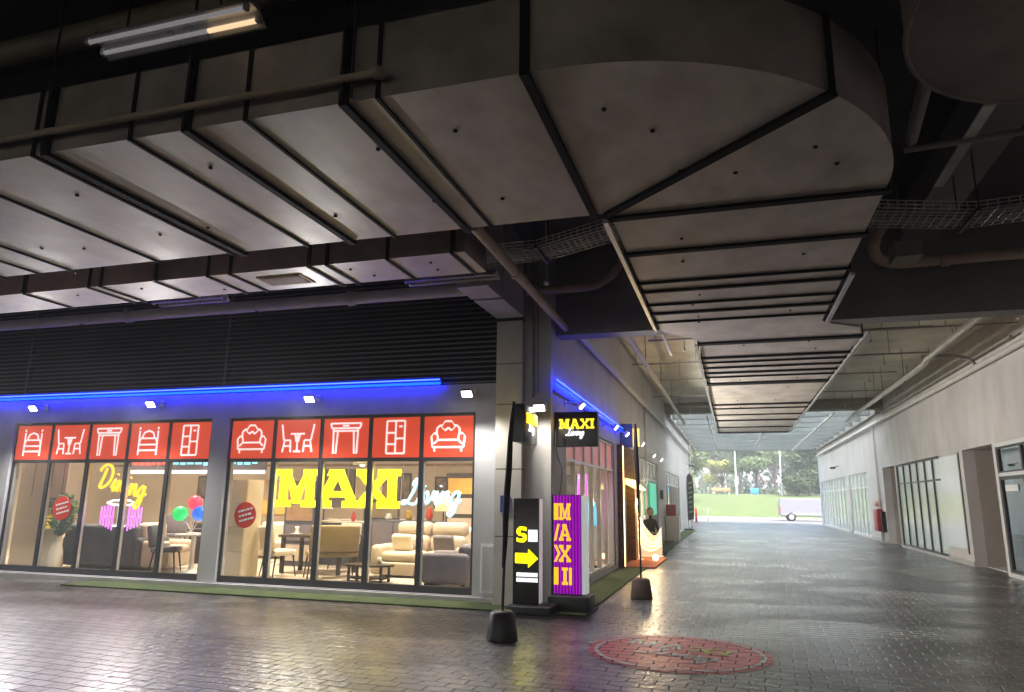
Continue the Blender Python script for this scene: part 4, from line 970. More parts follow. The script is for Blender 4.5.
# potted plant / white urn
def foliage(mb, c, rx, ry, rz, n, s, mi=0, rnd=random):
    for _ in range(n):
        while True:
            p = Vector((rnd.uniform(-1, 1), rnd.uniform(-1, 1), rnd.uniform(-1, 1)))
            if p.length <= 1: break
        p = p.normalized() * (p.length ** .45); p = Vector((c[0] + p.x * rx, c[1] + p.y * ry, c[2] + p.z * rz))
        a = Vector((rnd.gauss(0, 1), rnd.gauss(0, 1), rnd.gauss(0, 1))).normalized(); b_ = a.orthogonal().normalized(); k = s * rnd.uniform(.6, 1.3)
        mb.add([p - a * k, p + b_ * k * .45, p + a * k, p - b_ * k * .45], [(0, 1, 2, 3)], mi)
t = thing('potted_plant', 'leafy plant in a tall white urn near the left end of the shop window', 'plant', (-13.75, 12.1, FZ))
q = MB(); q.lathe([(.15, 0), (.16, .05), (.13, .35), (.09, .5), (.08, .6), (.11, .66)], n=18); q.build('pot', M['cream'], t)
q = MB(); foliage(q, (.05, 0, 1.1), .22, .2, .42, 150, .10); q.tube([(0, 0, .7), (.05, 0, 1.2)], .02, 6); q.build('foliage', M['leaf'], t)
# cream partition with a yellow notice
t = thing('partition_panel', 'cream partition panel with a yellow notice at the left end of the window', 'partition', (-14.4, 12.3, FZ))
MB().box(-.9, .45, 0, .05, 0, 2.6).build('board', M['cream'], t)
for x in (-.5, -.05, .35): MB().box(x - .008, x + .008, -.006, -.001, 1.5, 2.58).build('joint_strip', M['wood'], t)
q = MB(); q.box(-.12, .26, -.012, -.002, .80, 1.08, 0)
for k in range(3): q.bar((-.08, -.015, 1.02 - k * .07), (.2 - .05 * k, -.015, 1.02 - k * .07), .003, .02); q.m[-6:] = [1] * 6
q.build('notice', [emit_mat('notice_glow', (.9, .6, .02), .25), M['darkwood']], t)  # card brightened by emission of its own, though it is no lamp
MB().box(.05, .22, -.012, -.002, 1.25, 1.45).build('switch_plate', M['mauve'], t)
# hanging promo light sign far inside
t = thing('hanging_sign', 'red and white illuminated sign hanging inside above the charcoal sofa', 'sign', (-13.4, 14.5, 2.3))
MB().box(-1.2, 2.9, 0, .06, -.05, .35).build('board', M['mauve'], t)
q = MB(); xx = -1.1
while xx < .1: wd = random.uniform(.1, .2); q.box(xx, xx + wd, -.02, -.002, .05 + random.uniform(0, .05), .30); xx += wd + .05
q.build('red_lettering', emit_mat('promo_red', (1., .08, .05), 1.2), t)
q = MB()
while xx < 2.7: wd = random.uniform(.1, .2); q.box(xx, xx + wd, -.02, -.002, .05 + random.uniform(0, .05), .30); xx += wd + .06
q.build('white_lettering', M['neon_cyan'], t)
MB().box(-1.2, 2.9, -.03, .0, -.14, -.06).build('light_bar', M['neon_white'], t)
for x in (-1, 2.7): MB().tube([(x, .03, .35), (x, .03, 1.19)], .006, 4).build('wire', M['silver'], t)
# deep interior: more furniture rows and wall pictures
def simple_sofa(label, loc, mat, wd=1.7, rz=0):
    t = thing('sofa', label, 'sofa', loc, rz)
    cushion(t, 'base', mat, -wd / 2, wd / 2, -.4, .4, .05, .42); cushion(t, 'backrest', mat, -wd / 2, wd / 2, .2, .46, .3, .88, .1)
    for s in (-1, 1): cushion(t, 'armrest', mat, wd / 2 - .18 if s > 0 else -wd / 2 - .02, wd / 2 + .02 if s > 0 else -wd / 2 + .18, -.4, .42, .06, .60, .07)
    return t
simple_sofa('cream sofa in the middle of the showroom behind the beige recliner', (-5.3, 16.0, FZ), 'cream', 1.9)
simple_sofa('beige sofa deep in the showroom behind the tan bench', (-7.2, 16.6, FZ), 'beige', 1.7)
simple_sofa('grey sofa deep in the showroom at the far right', (-4.0, 14.6, FZ), 'mauve', 1.2, -.4)
simple_sofa('cream sofa deep in the left showroom behind the globe lamp', (-11.0, 16.5, FZ), 'cream', 2.2)
for i, (x, mt, lb) in enumerate(((-7.3, 'mustard', 'mustard cushion on the deep beige sofa'), (-5.9, 'white', 'white cushion on the left of the cream showroom sofa'), (-4.9, 'orange_mat', 'rust cushion on the right of the cream showroom sofa'))):
    q = MB(); q.M = Matrix.Rotation(.25, 4, 'X'); q.rbox(-.24, .24, -.06, .06, 0, .42, .06); single('cushion', q, M[mt], lb, 'cushion', None, (x, 16.05 + (.6 if i == 0 else 0), FZ + .43))
for x, z, wd, h, mt, lb in ((-16, 1.9, 1.0, .7, 'picture', 'dark framed picture on the far left of the showroom back wall'), (-9.6, 1.95, 1.2, .8, 'picture', 'framed picture on the back wall above the cream left sofa'), (-7.9, 1.8, .7, .9, 'picture', 'upright framed picture on the back wall above the deep beige sofa'), (-6.4, 1.9, .8, .6, 'picture', 'small framed picture between the yellow letters on the back wall'), (-4.6, 1.9, 1.1, .8, 'picture', 'framed picture on the back wall at the far right of the showroom')):
    t = thing('wall_picture', lb, 'picture', (x, 19.35, z)); MB().box(-wd / 2, wd / 2, 0, .04, -h / 2, h / 2).build('frame', M['darkwood'], t); MB().box(-wd / 2 + .05, wd / 2 - .05, -.008, -.001, -h / 2 + .05, h / 2 - .05).build('canvas', M[mt], t)
t = thing('display_shelf', 'tall open display shelf with ornaments on the right of the showroom', 'shelf', (-5.2, 17.6, FZ))
for x in (-.8, .8): MB().box(x - .025, x + .025, -.17, .17, 0, 2.3).build('upright', M['darkwood'], t)
for k in range(5): MB().box(-.774, .774, -.17, .17, .25 + k * .48, .285 + k * .48).build('shelf', M['wood'], t)
for k in range(5):
    for j in range(4):
        x = -.6 + j * .4 + random.uniform(-.08, .08); h = random.uniform(.12, .32); rr = random.uniform(.05, .1)
        q = MB(); q.lathe([(rr * .7, 0), (rr, h * .4), (rr * .5, h * .8), (rr * .6, h)], n=12); single('ornament', q, M[random.choice(['white', 'mustard', 'charcoal', 'sticker', 'tan'])], 'small vase among the ornaments on the tall display shelf', 'ornament', 'ornaments on the display shelf', (-5.2 + x, 17.6, FZ + .286 + k * .48))
t = thing('display_rack', 'small rack with an orange red sign beside the cyan script', 'rack', (-4.35, 15.6, FZ))
MB().box(-.35, .35, -.02, .02, 1.55, 1.75).build('sign_board', emit_mat('rack_sign', (1., .25, .1), .6), t)
for x in (-.37, .37): MB().tube([(x, 0, 0), (x, 0, 2.1)], .015, 6).build('post', M['black'], t)
for z in (.4, .9, 1.3, 2.05): MB().box(-.36, .36, -.15, .15, z, z + .02).build('shelf', M['wood'], t)
for x, y, lb in ((-4.1, 16.9, 'white bouquet in a vase at the right of the showroom'), (-15.6, 13.8, 'tall green plant at the far left of the showroom')):
    t = thing('flower_vase', lb, 'vase', (x, y, FZ)); q = MB(); q.lathe([(.12, 0), (.16, .3), (.08, .75), (.1, .85)], n=14); q.build('vase', M['cream'], t)
    q = MB(); foliage(q, (0, 0, 1.15), .28, .28, .35, 130, .09); q.build('bouquet', M['leaf_yellow'] if 'white' in lb else M['leaf'], t)
t = thing('console_table', 'dark console table with a vase behind the beige armchair', 'table', (-11.3, 14.2, FZ))
MB().box(-.8, .8, -.2, .2, .74, .79).build('tabletop', M['darkwood'], t)
for sx in (-1, 1): MB().box(sx * .72 - .03, sx * .72 + .03, -.18, .18, 0, .74).build('leg', M['darkwood'], t)
q = MB(); q.lathe([(.06, 0), (.1, .12), (.09, .28), (.03, .36), (.05, .44)], n=14); single('vase', q, M['tan'], 'tan vase on the dark console table', 'vase', None, (-11.1, 14.2, FZ + .791))
for i, (x, lb) in enumerate(((-6.45, 'plump pale cushion on the left seat of the beige recliner sofa'), (-5.55, 'plump grey cushion on the right seat of the beige recliner sofa'))):
    q = MB(); q.M = Matrix.Rotation(.3, 4, 'X'); q.rbox(-.22, .22, -.06, .06, 0, .34, .06); single('cushion', q, M['cream' if i == 0 else 'mauve'], lb, 'cushion', None, (x, 13.62, FZ + .505))
q = MB(); q.box(-7.6, -5.2, 11.95, 13.3, .1005, .115); single('rug', q, noise_mat('rug', (.40, .36, .32), .95, .3, 14), 'pale rug under the low dark oval coffee table', 'rug')
for i, (x, y, h, mt, lb) in enumerate(((-7.0, 15.0, 1.05, 'charcoal', 'dark lacquer sideboard behind the beige recliner sofa'), (-12.2, 15.4, .9, 'wood', 'wooden sideboard under the red and white hanging sign'))):
    t = thing('sideboard', lb, 'sideboard', (x, y, FZ)); MB().rbox(-.8, .8, -.22, .22, .12, h, .012).build('carcass', M[mt], t)
    for k in range(3): MB().box(-.76 + k * .52, -.28 + k * .52, -.235, -.222, .16, h - .04).build('door', M['darkwood' if i else 'mauve'], t)
    for sx in (-1, 1): MB().box(sx * .7 - .03, sx * .7 + .03, -.15, .15, 0, .12).build('leg', M['black'], t)
    for k in range(3):
        q = MB(); hh = .14 + .07 * k; q.lathe([(.05, 0), (.09, hh * .4), (.05, hh * .8), (.06, hh)], n=12); single('vase', q, M[('white', 'mustard', 'sticker')[k]], ('white', 'mustard', 'red')[k] + ' vase on the ' + lb.split(' behind')[0].split(' under')[0], 'vase', None, (x - .5 + k * .5, y, FZ + h + .001))
rs = random.Random(3)
DECO = [(-8.0, 17.4, 'cream', 'pale'), (-9.8, 17.0, 'tan', 'tan'), (-6.0, 18.2, 'charcoal', 'charcoal'), (-4.6, 18.3, 'mauve', 'mauve'), (-13.2, 16.3, 'cream', 'cream'), (-15.0, 16.8, 'mauve', 'mauve'), (-9.2, 15.9, 'mauve', 'mauve')]
for x, y, f_, w_ in DECO:
    dining_chair('lounge_chair', 'upholstered %s chair deep in the showroom, among other furniture' % w_ + (' on the left' if x < -9.5 else (' on the far right' if x > -5 else ' behind the dining set')), (x, y, FZ), rs.uniform(0, 6.2), f_, 'darkwood', .62, .98)
for x, y, z, lb in ((-7.9, 14.4, 2.35, 'round white pendant lamp above the dining table'), (-5.5, 15.2, 2.45, 'round white pendant lamp over the beige recliner sofa'), (-12.0, 14.9, 2.4, 'round white pendant lamp over the dark console table')):
    t = thing('pendant_lamp', lb, 'pendant lamp', (x, y, z)); q = MB(); q.lathe([(.22, 0), (.2, .1), (.06, .2), (.02, .22)], n=18); q.build('shade', M['white'], t); q = MB(); q.tube([(0, 0, .22), (0, 0, 3.48 - z)], .008, 5); q.build('cord', M['black'], t); q = MB(); q.ball((0, 0, .03), .07); q.build('bulb', emit_mat('pendant_bulb', (1., .8, .5), 4), t)
for x, y, c_, lb in ((-4.75, 16.3, 'mustard', 'lamp with a mustard shade beside the far cream sofa'), (-6.45, 15.7, 'cream', 'lamp with a cream shade between two deep showroom sofas'), (-9.9, 16.2, 'cream', 'lamp with a cream shade at the right of the left showroom')):
    t = thing('floor_lamp', lb, 'lamp', (x, y, FZ)); q = MB(); q.lathe([(.15, 0), (.15, .03), (.02, .05)], n=14); q.build('base', M['black'], t); q = MB(); q.tube([(0, 0, .04), (0, 0, 1.35)], .015, 6); q.build('stem', M['black'], t); q = MB(); q.lathe([(.22, 1.25), (.15, 1.6)], n=18); q.build('shade', emit_mat('lamp_shade_' + c_, (1., .72, .36), .5), t)
for x, y, wd, h, mt, lb in ((-9.55, 14.6, .8, 1.9, 'charcoal', 'tall dark sample board behind the white drawer tower'), (-8.4, 16.4, 1.0, 2.0, 'mauve', 'tall grey mauve sample board deep behind the dining table'), (-6.7, 17.9, 1.2, 2.2, 'darkwood', 'dark wooden wall unit behind the yellow letters'), (-12.6, 17.9, 1.6, 2.0, 'wood', 'wooden wall unit deep in the left showroom')):
    t = thing('sample_board', lb, 'display board', (x, y, FZ)); MB().box(-wd / 2, wd / 2, 0, .06, 0, h).build('panel', M[mt], t)
    for k in range(4): MB().box(-wd / 2 + .06, wd / 2 - .06, -.02, -.001, .12 + k * h / 4.3, .12 + (k + .8) * h / 4.3).build('sample', M[rs.choice(['cream', 'tan', 'mauve', 'beige', 'wood', 'mustard'])], t)
    for s in (-1, 1): MB().box(s * wd / 2.2 - .02, s * wd / 2.2 + .02, .061, .3, 0, .05).build('foot', M['black'], t)
# warm things behind the alley-side glass
t = thing('floor_lamp', 'glowing magenta floor lamp column just inside the alley side glass', 'lamp', (-3.22, 15.9, FZ)); q = MB(); q.lathe([(.14, 0), (.14, .03), (.03, .06)], n=14); q.build('base', M['black'], t); q = MB(); q.lathe([(.11, .9), (.13, 1.5), (.11, 2.1)], n=16); q.build('shade', emit_mat('magenta_lamp', (.9, .12, .75), .7), t); MB().tube([(0, 0, .05), (0, 0, .95)], .02, 6).build('stem', M['black'], t)
t = thing('floor_lamp', 'glowing cyan floor lamp just inside the alley side glass', 'lamp', (-3.28, 17.2, FZ)); q = MB(); q.lathe([(.14, 0), (.14, .03), (.03, .06)], n=14); q.build('base', M['black'], t); q = MB(); q.lathe([(.13, .95), (.15, 1.2), (.10, 1.5)], n=16); q.build('shade', emit_mat('cyan_lamp', (.05, .55, .8), .6), t); MB().tube([(0, 0, .05), (0, 0, 1.)], .02, 6).build('stem', M['black'], t)
dining_chair('dining_chair', 'tan chair inside the alley side glass beside the cyan lamp', (-3.45, 14.3, FZ), 1.2, 'tan', 'black')

# ================================================================== SIGNS ON THE CORNER
def blade_sign(loc, rz, label):
    t = thing('hanging_sign', label, 'sign', loc, rz)
    MB().rbox(.0, .72, -.10, .10, 0, .57, .012).build('sign_box', M['sign_dark'], t)
    for sgn in (1, -1):
        T = Matrix.Identity(4) if sgn == 1 else Matrix.Translation((.72, 0, 0)) @ Matrix.Rotation(PI, 4, 'Z')
        q = MB(); q.M = T; letters(q, 'MAXI', .085, .29, .16, -.115, .012, 0, [.175, .16, .15, .07]); q.build('lettering', M['sign_amber'] if False else emit_mat('blade_yellow', (1., .74, .03), 1.05), t)
        q = MB(); q.M = T; script(q, 'Living', .21, .18, .058, .010, -.108, .25); q.build('lettering', M['neon_white'], t)
    for z in (.05, .48): MB().bar((-.30, 0, z), (.0, 0, z), .02, .02).build('bracket', M['black'], t)
    return t
blade_sign((-2.82 + .02, 11.62, 2.50), 0, 'black box sign facing the camera on the alley wall, yellow capitals over white script')
blade_sign((-3.06, 11.02, 2.49), -PI / 2, 'black box sign seen nearly edge on, in front of the corner column')
MB  # ---
# totem with arrow
t = thing('totem_sign', 'black standing sign with a yellow arrow and white text at the shop corner', 'sign', (-3.0, 10.55, 0))
MB().rbox(-.20, .20, 0, .17, .14, 1.66, .008).build('sign_box', M['sign_dark'], t)
MB().box(.2005, .215, .005, .165, .16, 1.65).build('side_panel', emit_mat('side_faint_glow', (.8, .86, .9), .14, (.7, .7, .7)), t)  # added pale panel; its faint glow stands in for the lit wall behind
q = MB(); letters(q, 'S', -.14, 1.02, .22, -.008, .006, 0, [.15]); q.build('yellow_letter', M['neon_yellow'], t)
q = MB(); q.rbox(.035, .18, -.008, -.001, 1.03, 1.2, .003); q.build('white_block', M['neon_white'], t)
MB().prism_y([(-.16, .72), (.04, .72), (.04, .66), (.185, .79), (.04, .92), (.04, .86), (-.16, .86)], -.008, -.001).build('arrow', M['neon_yellow'], t)
q = MB()
for r_, zz in enumerate((.53, .455)):
    xx = -.14
    while xx < .15:
        wd = random.uniform(.02, .035); q.box(xx, xx + wd, -.007, -.001, zz, zz + .055); xx += wd + .008
q.build('white_lettering', M['neon_white'], t)
MB().rbox(-.24, .42, -.22, .36, .02, .14, .02).build('base', M['black'], t)
q = MB(); q.box(-.30, .46, -.30, .42, 0, .02); q.build('base_plate', M['black'], t)
# purple pylon
t = thing('pylon_sign', 'glowing purple fluted pylon sign with stacked amber letters', 'sign', (-2.45, 11.0, 0))
MB().box(-.27, .20, .02, .26, .24, 1.72).build('sign_box', M['black'], t)
MB().box(.2005, .26, .0, .26, .26, 1.71).build('side_panel', emit_mat('side_faint_glow2', (.8, .85, .85), .2, (.7, .7, .7)), t)
q = MB(); nf = 9
for k in range(nf):
    x0 = -.235 + k * .435 / nf; x1 = x0 + .435 / nf
    q.add([(x0, .018, .26), (x1, .018, .26), ((x0 + x1) / 2, -.012, .26), (x0, .018, 1.71), (x1, .018, 1.71), ((x0 + x1) / 2, -.012, 1.71)], [(0, 2, 1), (3, 4, 5), (0, 3, 5, 2), (0, 1, 4, 3)]); q.add([(x1, .018, .26), ((x0 + x1) / 2, -.012, .26), ((x0 + x1) / 2, -.012, 1.71), (x1, .018, 1.71)], [(0, 1, 2, 3)], 1)
q.build('fluted_face', [M['sign_purple'], emit_mat('sign_purple_dim', (.30, .004, .40), .22, (.08, .01, .1))], t)
for ch, z in (('M', 1.34), ('A', 1.03), ('X', .72), ('I', .39)):
    q = MB(); letters(q, ch, -.145 if ch != 'I' else -.10, z, .25, -.030, .014, 0, [.185 if ch != 'I' else .09])
    if ch in 'MI': q.box(-.225, -.155, -.032, -.018, z, z + .25)
    if ch == 'A': q.prism_y([(-.225, z), (-.19, z), (-.135, z + .25), (-.17, z + .25)], -.032, -.018)
    if ch == 'X': q.prism_y([(-.225, z), (-.185, z), (-.125, z + .125), (-.165, z + .125)], -.032, -.018); q.prism_y([(-.165, z + .126), (-.125, z + .126), (-.185, z + .25), (-.225, z + .25)], -.033, -.018)
    if ch == 'I': q.box(.01, .05, -.032, -.018, z, z + .25)
    q.build('letter', M['sign_amber'], t)
MB().rbox(-.30, .32, -.14, .42, .03, .24, .02).build('base', M['black'], t)
MB().box(-.33, .36, -.2, .46, 0, .03).build('base_plate', M['black'], t)
q = MB(); q.tube(smooth([(-2.62, 11.13, 1.72), (-2.60, 11.2, 2.1), (-2.70, 11.24, 2.4), (-2.72, 11.3, 2.75)]), .010, 5)
single('power_cable', q, M['black'], 'thin black cable rising from the purple pylon sign to the wall', 'cable')
# feather flags
def feather_flag(loc, label, basemat, h, lean, furl):
    t = thing('feather_flag', label, 'flag', loc)
    q = MB(); q.lathe([(.185, 0), (.19, .02), (.15, .30), (.12, .33), (.03, .335)], n=18); q.build('base', M[basemat], t)
    P = smooth([(0, 0, .3), (.02 * lean, 0, h * .35), (.06 * lean, .01, h * .7), (.12 * lean, 0, h)])
    q = MB(); q.tube(P, [.018] * (len(P) - 1) + [.008], 6); q.build('pole', M['black'], t)
    q = MB(); Q = [(p[0] + .005 * math.sin(p[2] * 7), p[1] - .02, p[2]) for p in P if p[2] > h * furl]; m_ = len(Q)
    q.tube(Q, [.016 + .032 * math.sin(PI * min(1, (k + .6) / m_)) * (1 - .45 * k / m_) for k in range(m_)], 7); q.build('furled_cloth', M['blackcloth'], t)
feather_flag((-2.74, 8.62, 0), 'black furled feather flag in a black weighted base, nearest the camera', 'black', 2.86, 1, .24)
feather_flag((-1.61, 12.95, 0), 'dark furled feather flag on a brown concrete base by the turf edge', 'concrete_base', 3.0, -.3, .5)

# small lit signs past the blade sign
t = thing('hanging_sign', 'small blue lit sign on the alley wall beyond the blue LED strip', 'sign', (XL, 18.9, 3.0)); MB().box(.0, .32, -.05, .05, 0, .62).build('sign_box', M['blue_glow'], t); MB().box(-.02, .0, -.08, .08, .1, .2).build('bracket', M['black'], t)
t = thing('hanging_sign', 'small amber and white lit sign on the alley wall past the blue one', 'sign', (XL, 20.2, 3.12)); MB().box(.0, .34, -.05, .05, .0, .5).build('sign_box', emit_mat('amber_sign', (1., .6, .15), .7), t); MB().box(-.02, .0, -.08, .08, .1, .2).build('bracket', M['black'], t)

# brick entrance
t = thing('brick_entrance', 'brown brick entrance surround with glowing yellow canopy on the left alley wall', 'entrance', (XL, 19.6, 0))
q = MB(); q.box(XL - .2, XL + .14, 18.26, 18.75, 0, 3.04); q.box(XL - .2, XL + .14, 20.45, 20.94, 0, 3.04); q.box(XL - .2, XL + .14, 18.75, 20.45, 2.15, 3.04); q.build('surround', M['brick'], t, True)
q = MB(); q.prism_y([(XL + .14, 2.06), (XL + .42, 1.92), (XL + .42, 1.96), (XL + .14, 2.2)], 18.6, 20.6); q.build('canopy', M['yellow_glow'], t, True)
MB().box(XL - .15, XL - .1, 18.75, 20.45, 0, 2.15).build('door', M['brownish'], t, True)
q = MB(); q.box(XL + .141, XL + .16, 18.28, 18.31, .05, 3.0); q.build('light_line', M['warm_glow'], t, True)
q = MB(); q.box(XL + .02, -1.95, 18.5, 21.8, .0225, .034); single('door_mat', q, M['orange_mat'], 'orange red door mat in front of the brick entrance', 'mat')
# white photo stand with lamp
t = thing('display_stand', 'white curved display stand with warm light lines beside the brick entrance', 'stand', (-2.45, 22.0, 0))
q = MB(); n = 14
prof = []
for k in range(n + 1):
    u = k / n; prof.append((-.36 + .72 * u, .22 + .85 * (1 - u) ** 2 + .62 * u ** 2 + .1 * math.sin(u * 6)))
poly = [(-.36, .0), (.36, .0)] + [(x, z + .12) for x, z in prof[::-1]]
q.prism_y([(x, z) for x, z in poly], -.10, .10); q.build('body', M['white'], t)
for k in range(3):
    q = MB(); q.tube(smooth([(-.34, -.115, 1.05 - k * .22), (-.15, -.115, .62 - k * .18), (.1, -.115, .42 - k * .1), (.33, -.115, .60 - k * .12)]), .012, 5); q.build('light_line', M['warm_glow'], t)
q = MB(); q.rbox(-.40, .40, -.16, .16, 0, .06, .015); q.build('base', M['white'], t)
t = thing('globe_lamp', 'glowing warm globe on a curved stem behind the white display stand', 'lamp', (-2.62, 20.9, 0))
q = MB(); q.tube(smooth([(0, 0, .05), (.04, 0, .6), (.1, 0, 1.0), (-.05, 0, 1.3), (-.1, 0, 1.52)]), .022, 6); q.build('stem', M['warm_glow'], t)
q = MB(); q.ball((-.1, 0, 1.60), .10); q.build('globe', emit_mat('warm_globe', (1., .78, .45), 9), t); q = MB(); q.lathe([(.16, 0), (.16, .03), (.03, .06)], n=16); q.build('base', M['white'], t)
q = MB(); q.ball((-2.15, 20.6, .11), .08); single('globe_lamp', q, emit_mat('warm_globe2', (1., .72, .4), 6), 'small glowing warm globe on the door mat at the foot of the display stand', 'lamp')
q = MB(); q.box(XL + .03, XL + .05, 25.2, 27.3, 1.15, 2.25)
single('poster', q, M['teal_glow'], 'bright teal green poster on the alley window past the display stand', 'poster')
point_lamp('globe_lamp_light', (-2.35, 21.1, 1.55), 14, (1, .72, .42), .08)
# seated person
def skinned(name, verts, edges, radii, mat, parent, root=0, sub=2):
    me = bpy.data.meshes.new(name); me.from_pydata(verts, edges, []); o = bpy.data.objects.new(name, me); C.objects.link(o)
    o.modifiers.new('s', 'SKIN'); sm = o.modifiers.new('u', 'SUBSURF'); sm.levels = sub; sm.render_levels = sub
    for i, r in enumerate(radii):
        sv = me.skin_vertices[0].data[i]; sv.radius = r if isinstance(r, tuple) else (r, r); sv.use_root = (i == root)
    dg = bpy.context.evaluated_depsgraph_get(); me2 = bpy.data.meshes.new_from_object(o.evaluated_get(dg)); bpy.data.objects.remove(o)
    me2.name = name; me2.materials.clear(); me2.materials.append(mat)
    for p in me2.polygons: p.use_smooth = True; p.material_index = 0
    ob = bpy.data.objects.new(name, me2); C.objects.link(ob); ob.parent = parent; return ob
pe = thing('person', 'person in black with grey hair sitting behind the white display stand, facing the alley', 'person', (-2.66, 23.9, 0), -1.0)
V = [(0, 0, .52), (0, .02, .72), (.02, .02, .95), (.04, .02, 1.06), (.06, .01, 1.16), (.08, 0, 1.27),           # pelvis..head
     (.03, -.17, 1.0), (.12, -.22, .76), (.32, -.14, .66), (.40, -.12, .65), (.03, .19, 1.0), (.12, .24, .76), (.32, .16, .66), (.40, .14, .65),
     (.03, -.10, .52), (.42, -.11, .52), (.46, -.11, .10), (.56, -.12, .05), (.03, .10, .52), (.44, .12, .50), (.62, .12, .10), (.72, .12, .05)]
Ed = [(0, 1), (1, 2), (2, 3), (3, 4), (4, 5), (2, 6), (6, 7), (7, 8), (8, 9), (2, 10), (10, 11), (11, 12), (12, 13), (0, 14), (14, 15), (15, 16), (16, 17), (0, 18), (18, 19), (19, 20), (20, 21)]
Rr = [.15, .14, .15, .06, .055, .09, .06, .05, .04, .035, .06, .05, .04, .035, .10, .075, .05, .04, .10, .075, .05, .04]
body = skinned('body', V, Ed, Rr, M['cloth_black'], pe)
q = MB(); q.ball((.085, 0, 1.285), .105, n=20, sz=1.2)
q.v = [(x + (.035 if x > .18 and abs(y) < .03 and abs(z - 1.275) < .03 else 0), y + (math.copysign(.022, y) if abs(y) > .095 and abs(x - .085) < .04 else 0), z) for x, y, z in q.v]
q.build('head', M['skin'], pe)
for s in (-1, 1):
    hv = [(.40, s * .13, .655), (.44, s * .13, .655)]; he = [(0, 1)]; hr = [.028, .03]
    for k in range(4):
        i = len(hv); yy = s * .13 + (k - 1.5) * .02; hv += [(.475, yy, .66), (.505, yy, .64), (.515 - .004 * abs(k - 1.5), yy, .615)]; he += [(1, i), (i, i + 1), (i + 1, i + 2)]; hr += [.009, .008, .007]
    i = len(hv); hv += [(.43, s * .085, .65), (.46, s * .075, .635)]; he += [(0, i), (i, i + 1)]; hr += [.011, .009]
    skinned('hand', hv, he, hr, M['skin'], pe, 0, 1)
q = MB(); q.ball((.065, 0, 1.315), .112, sz=1.1); q.build('hair', M['hair'], pe)
q = MB()
for s, x in ((-1, .53), (1, .69)): q.rbox(x - .12, x + .14, s * .12 - .045, s * .12 + .045, 0, .09, .03)
q.build('shoes', M['black'], pe)
t = thing('stool', 'black stool under the person beside the display stand', 'stool', (-2.64, 23.88, 0)); q = MB(); q.lathe([(.17, .36), (.18, .38), (.17, .41)], n=16); q.build('seat', M['black'], t)
for sx in (-1, 1):
    for sy in (-1, 1): MB().tube([(sx * .1, sy * .1, .37), (sx * .16, sy * .16, 0)], .013, 5).build('leg', M['black'], t)
# white plinth with red box
t = thing('white_plinth', 'white plinth standing on turf against the left alley wall', 'plinth', (-2.5, 31.2, 0))
MB().rbox(-.27, .27, -.25, .25, .02, .98, .01).build('body', M['white'], t); MB().rbox(-.29, .29, -.27, .27, .982, 1.02, .006).build('top', M['white'], t)
t = thing('red_box', 'dark red box standing on the white plinth', 'box', (-2.55, 31.2, 1.021)); MB().rbox(-.2, .2, -.15, .15, 0, .44, .015).build('body', M['red'], t); MB().rbox(-.21, .21, -.16, .16, .442, .47, .008).build('lid', M['red'], t)
q = MB(); q.box(XL + .001, XL + .12, 29.2, 29.35, 1.7, 2.05); single('wall_speaker', q, M['black'], 'small black speaker box on the wall above the dark red box', 'speaker')
t = thing('feather_flag', 'tall black feather banner with pale green marks near the far end of the left wall', 'flag', (-2.55, 43.0, 0))
MB().rbox(-.25, .25, -.25, .25, 0, .1, .02).build('base', M['black'], t)
q = MB(); P = smooth([(0, 0, .08), (-.05, 0, 1.2), (-.06, 0, 2.5), (.02, 0, 3.1), (.2, 0, 3.2)]); q.tube(P, .015, 6); q.build('pole', M['black'], t)
q = MB(); q.prism_y([(-.02, .55), (.30, .62), (.34, 2.4), (.28, 3.05), (.14, 3.2), (.0, 3.05), (-.04, 2.4)], -.008, .008); q.build('cloth', M['blackcloth'], t)
q = MB()
for k in range(7): q.prism_y([(.03 + .04 * (k % 2), .95 + k * .27), (.25 - .04 * (k % 2), 1.02 + k * .27), (.26, 1.12 + k * .27), (.06, 1.06 + k * .27)], -.014, -.009)
q.build('mark', noise_mat('flag_mark', (.25, .32, .2), .8), t)

# ================================================================== RIGHT BUILDING
XR = 6.10
rb = thing('alley_building', 'long white building with glazed shop bays and recesses, right of the alley', 'building', (XR, 35, 0))
q = MB()
def wr(y0, y1, z0, z1): q.box(XR, XR + .3, y0, y1, z0, z1)
wr(-34.0, 15.2, 0, 5.99); wr(15.2, 58, 3.10, 5.99); wr(20.04, 20.22, 0, 3.1); wr(22.66, 25.08, 0, 3.1); wr(25.08, 31.42, 0, .08); wr(31.42, 31.6, 0, 3.1); wr(34.0, 37.9, 0, 3.1)
wr(37.9, 43.6, 0, .08); wr(43.6, 44.7, 0, 3.1); wr(44.7, 57.3, 0, .08); wr(57.3, 58, 0, 3.1)
q.build('wall', M['wall_white'], rb, True)
for y0_, y1_ in ((22.67, 25.07), (34.01, 37.89), (43.61, 44.69)): MB().box(XR - .025, XR - .001, y0_, y1_, 0, .14).build('skirting', M['kerbstone'], rb, True)
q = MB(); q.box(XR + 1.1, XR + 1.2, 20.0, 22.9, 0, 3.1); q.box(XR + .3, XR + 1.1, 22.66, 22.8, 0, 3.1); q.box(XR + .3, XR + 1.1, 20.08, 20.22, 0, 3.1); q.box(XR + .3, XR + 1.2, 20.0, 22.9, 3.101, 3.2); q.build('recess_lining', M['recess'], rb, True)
q = MB(); q.box(XR + 1.1, XR + 1.2, 31.4, 34.2, 0, 3.1); q.box(XR + .3, XR + 1.1, 34.0, 34.15, 0, 3.1); q.box(XR + .3, XR + 1.1, 31.45, 31.6, 0, 3.1); q.box(XR + .3, XR + 1.2, 31.4, 34.2, 3.101, 3.2); q.build('recess_lining', M['recess'], rb, True)
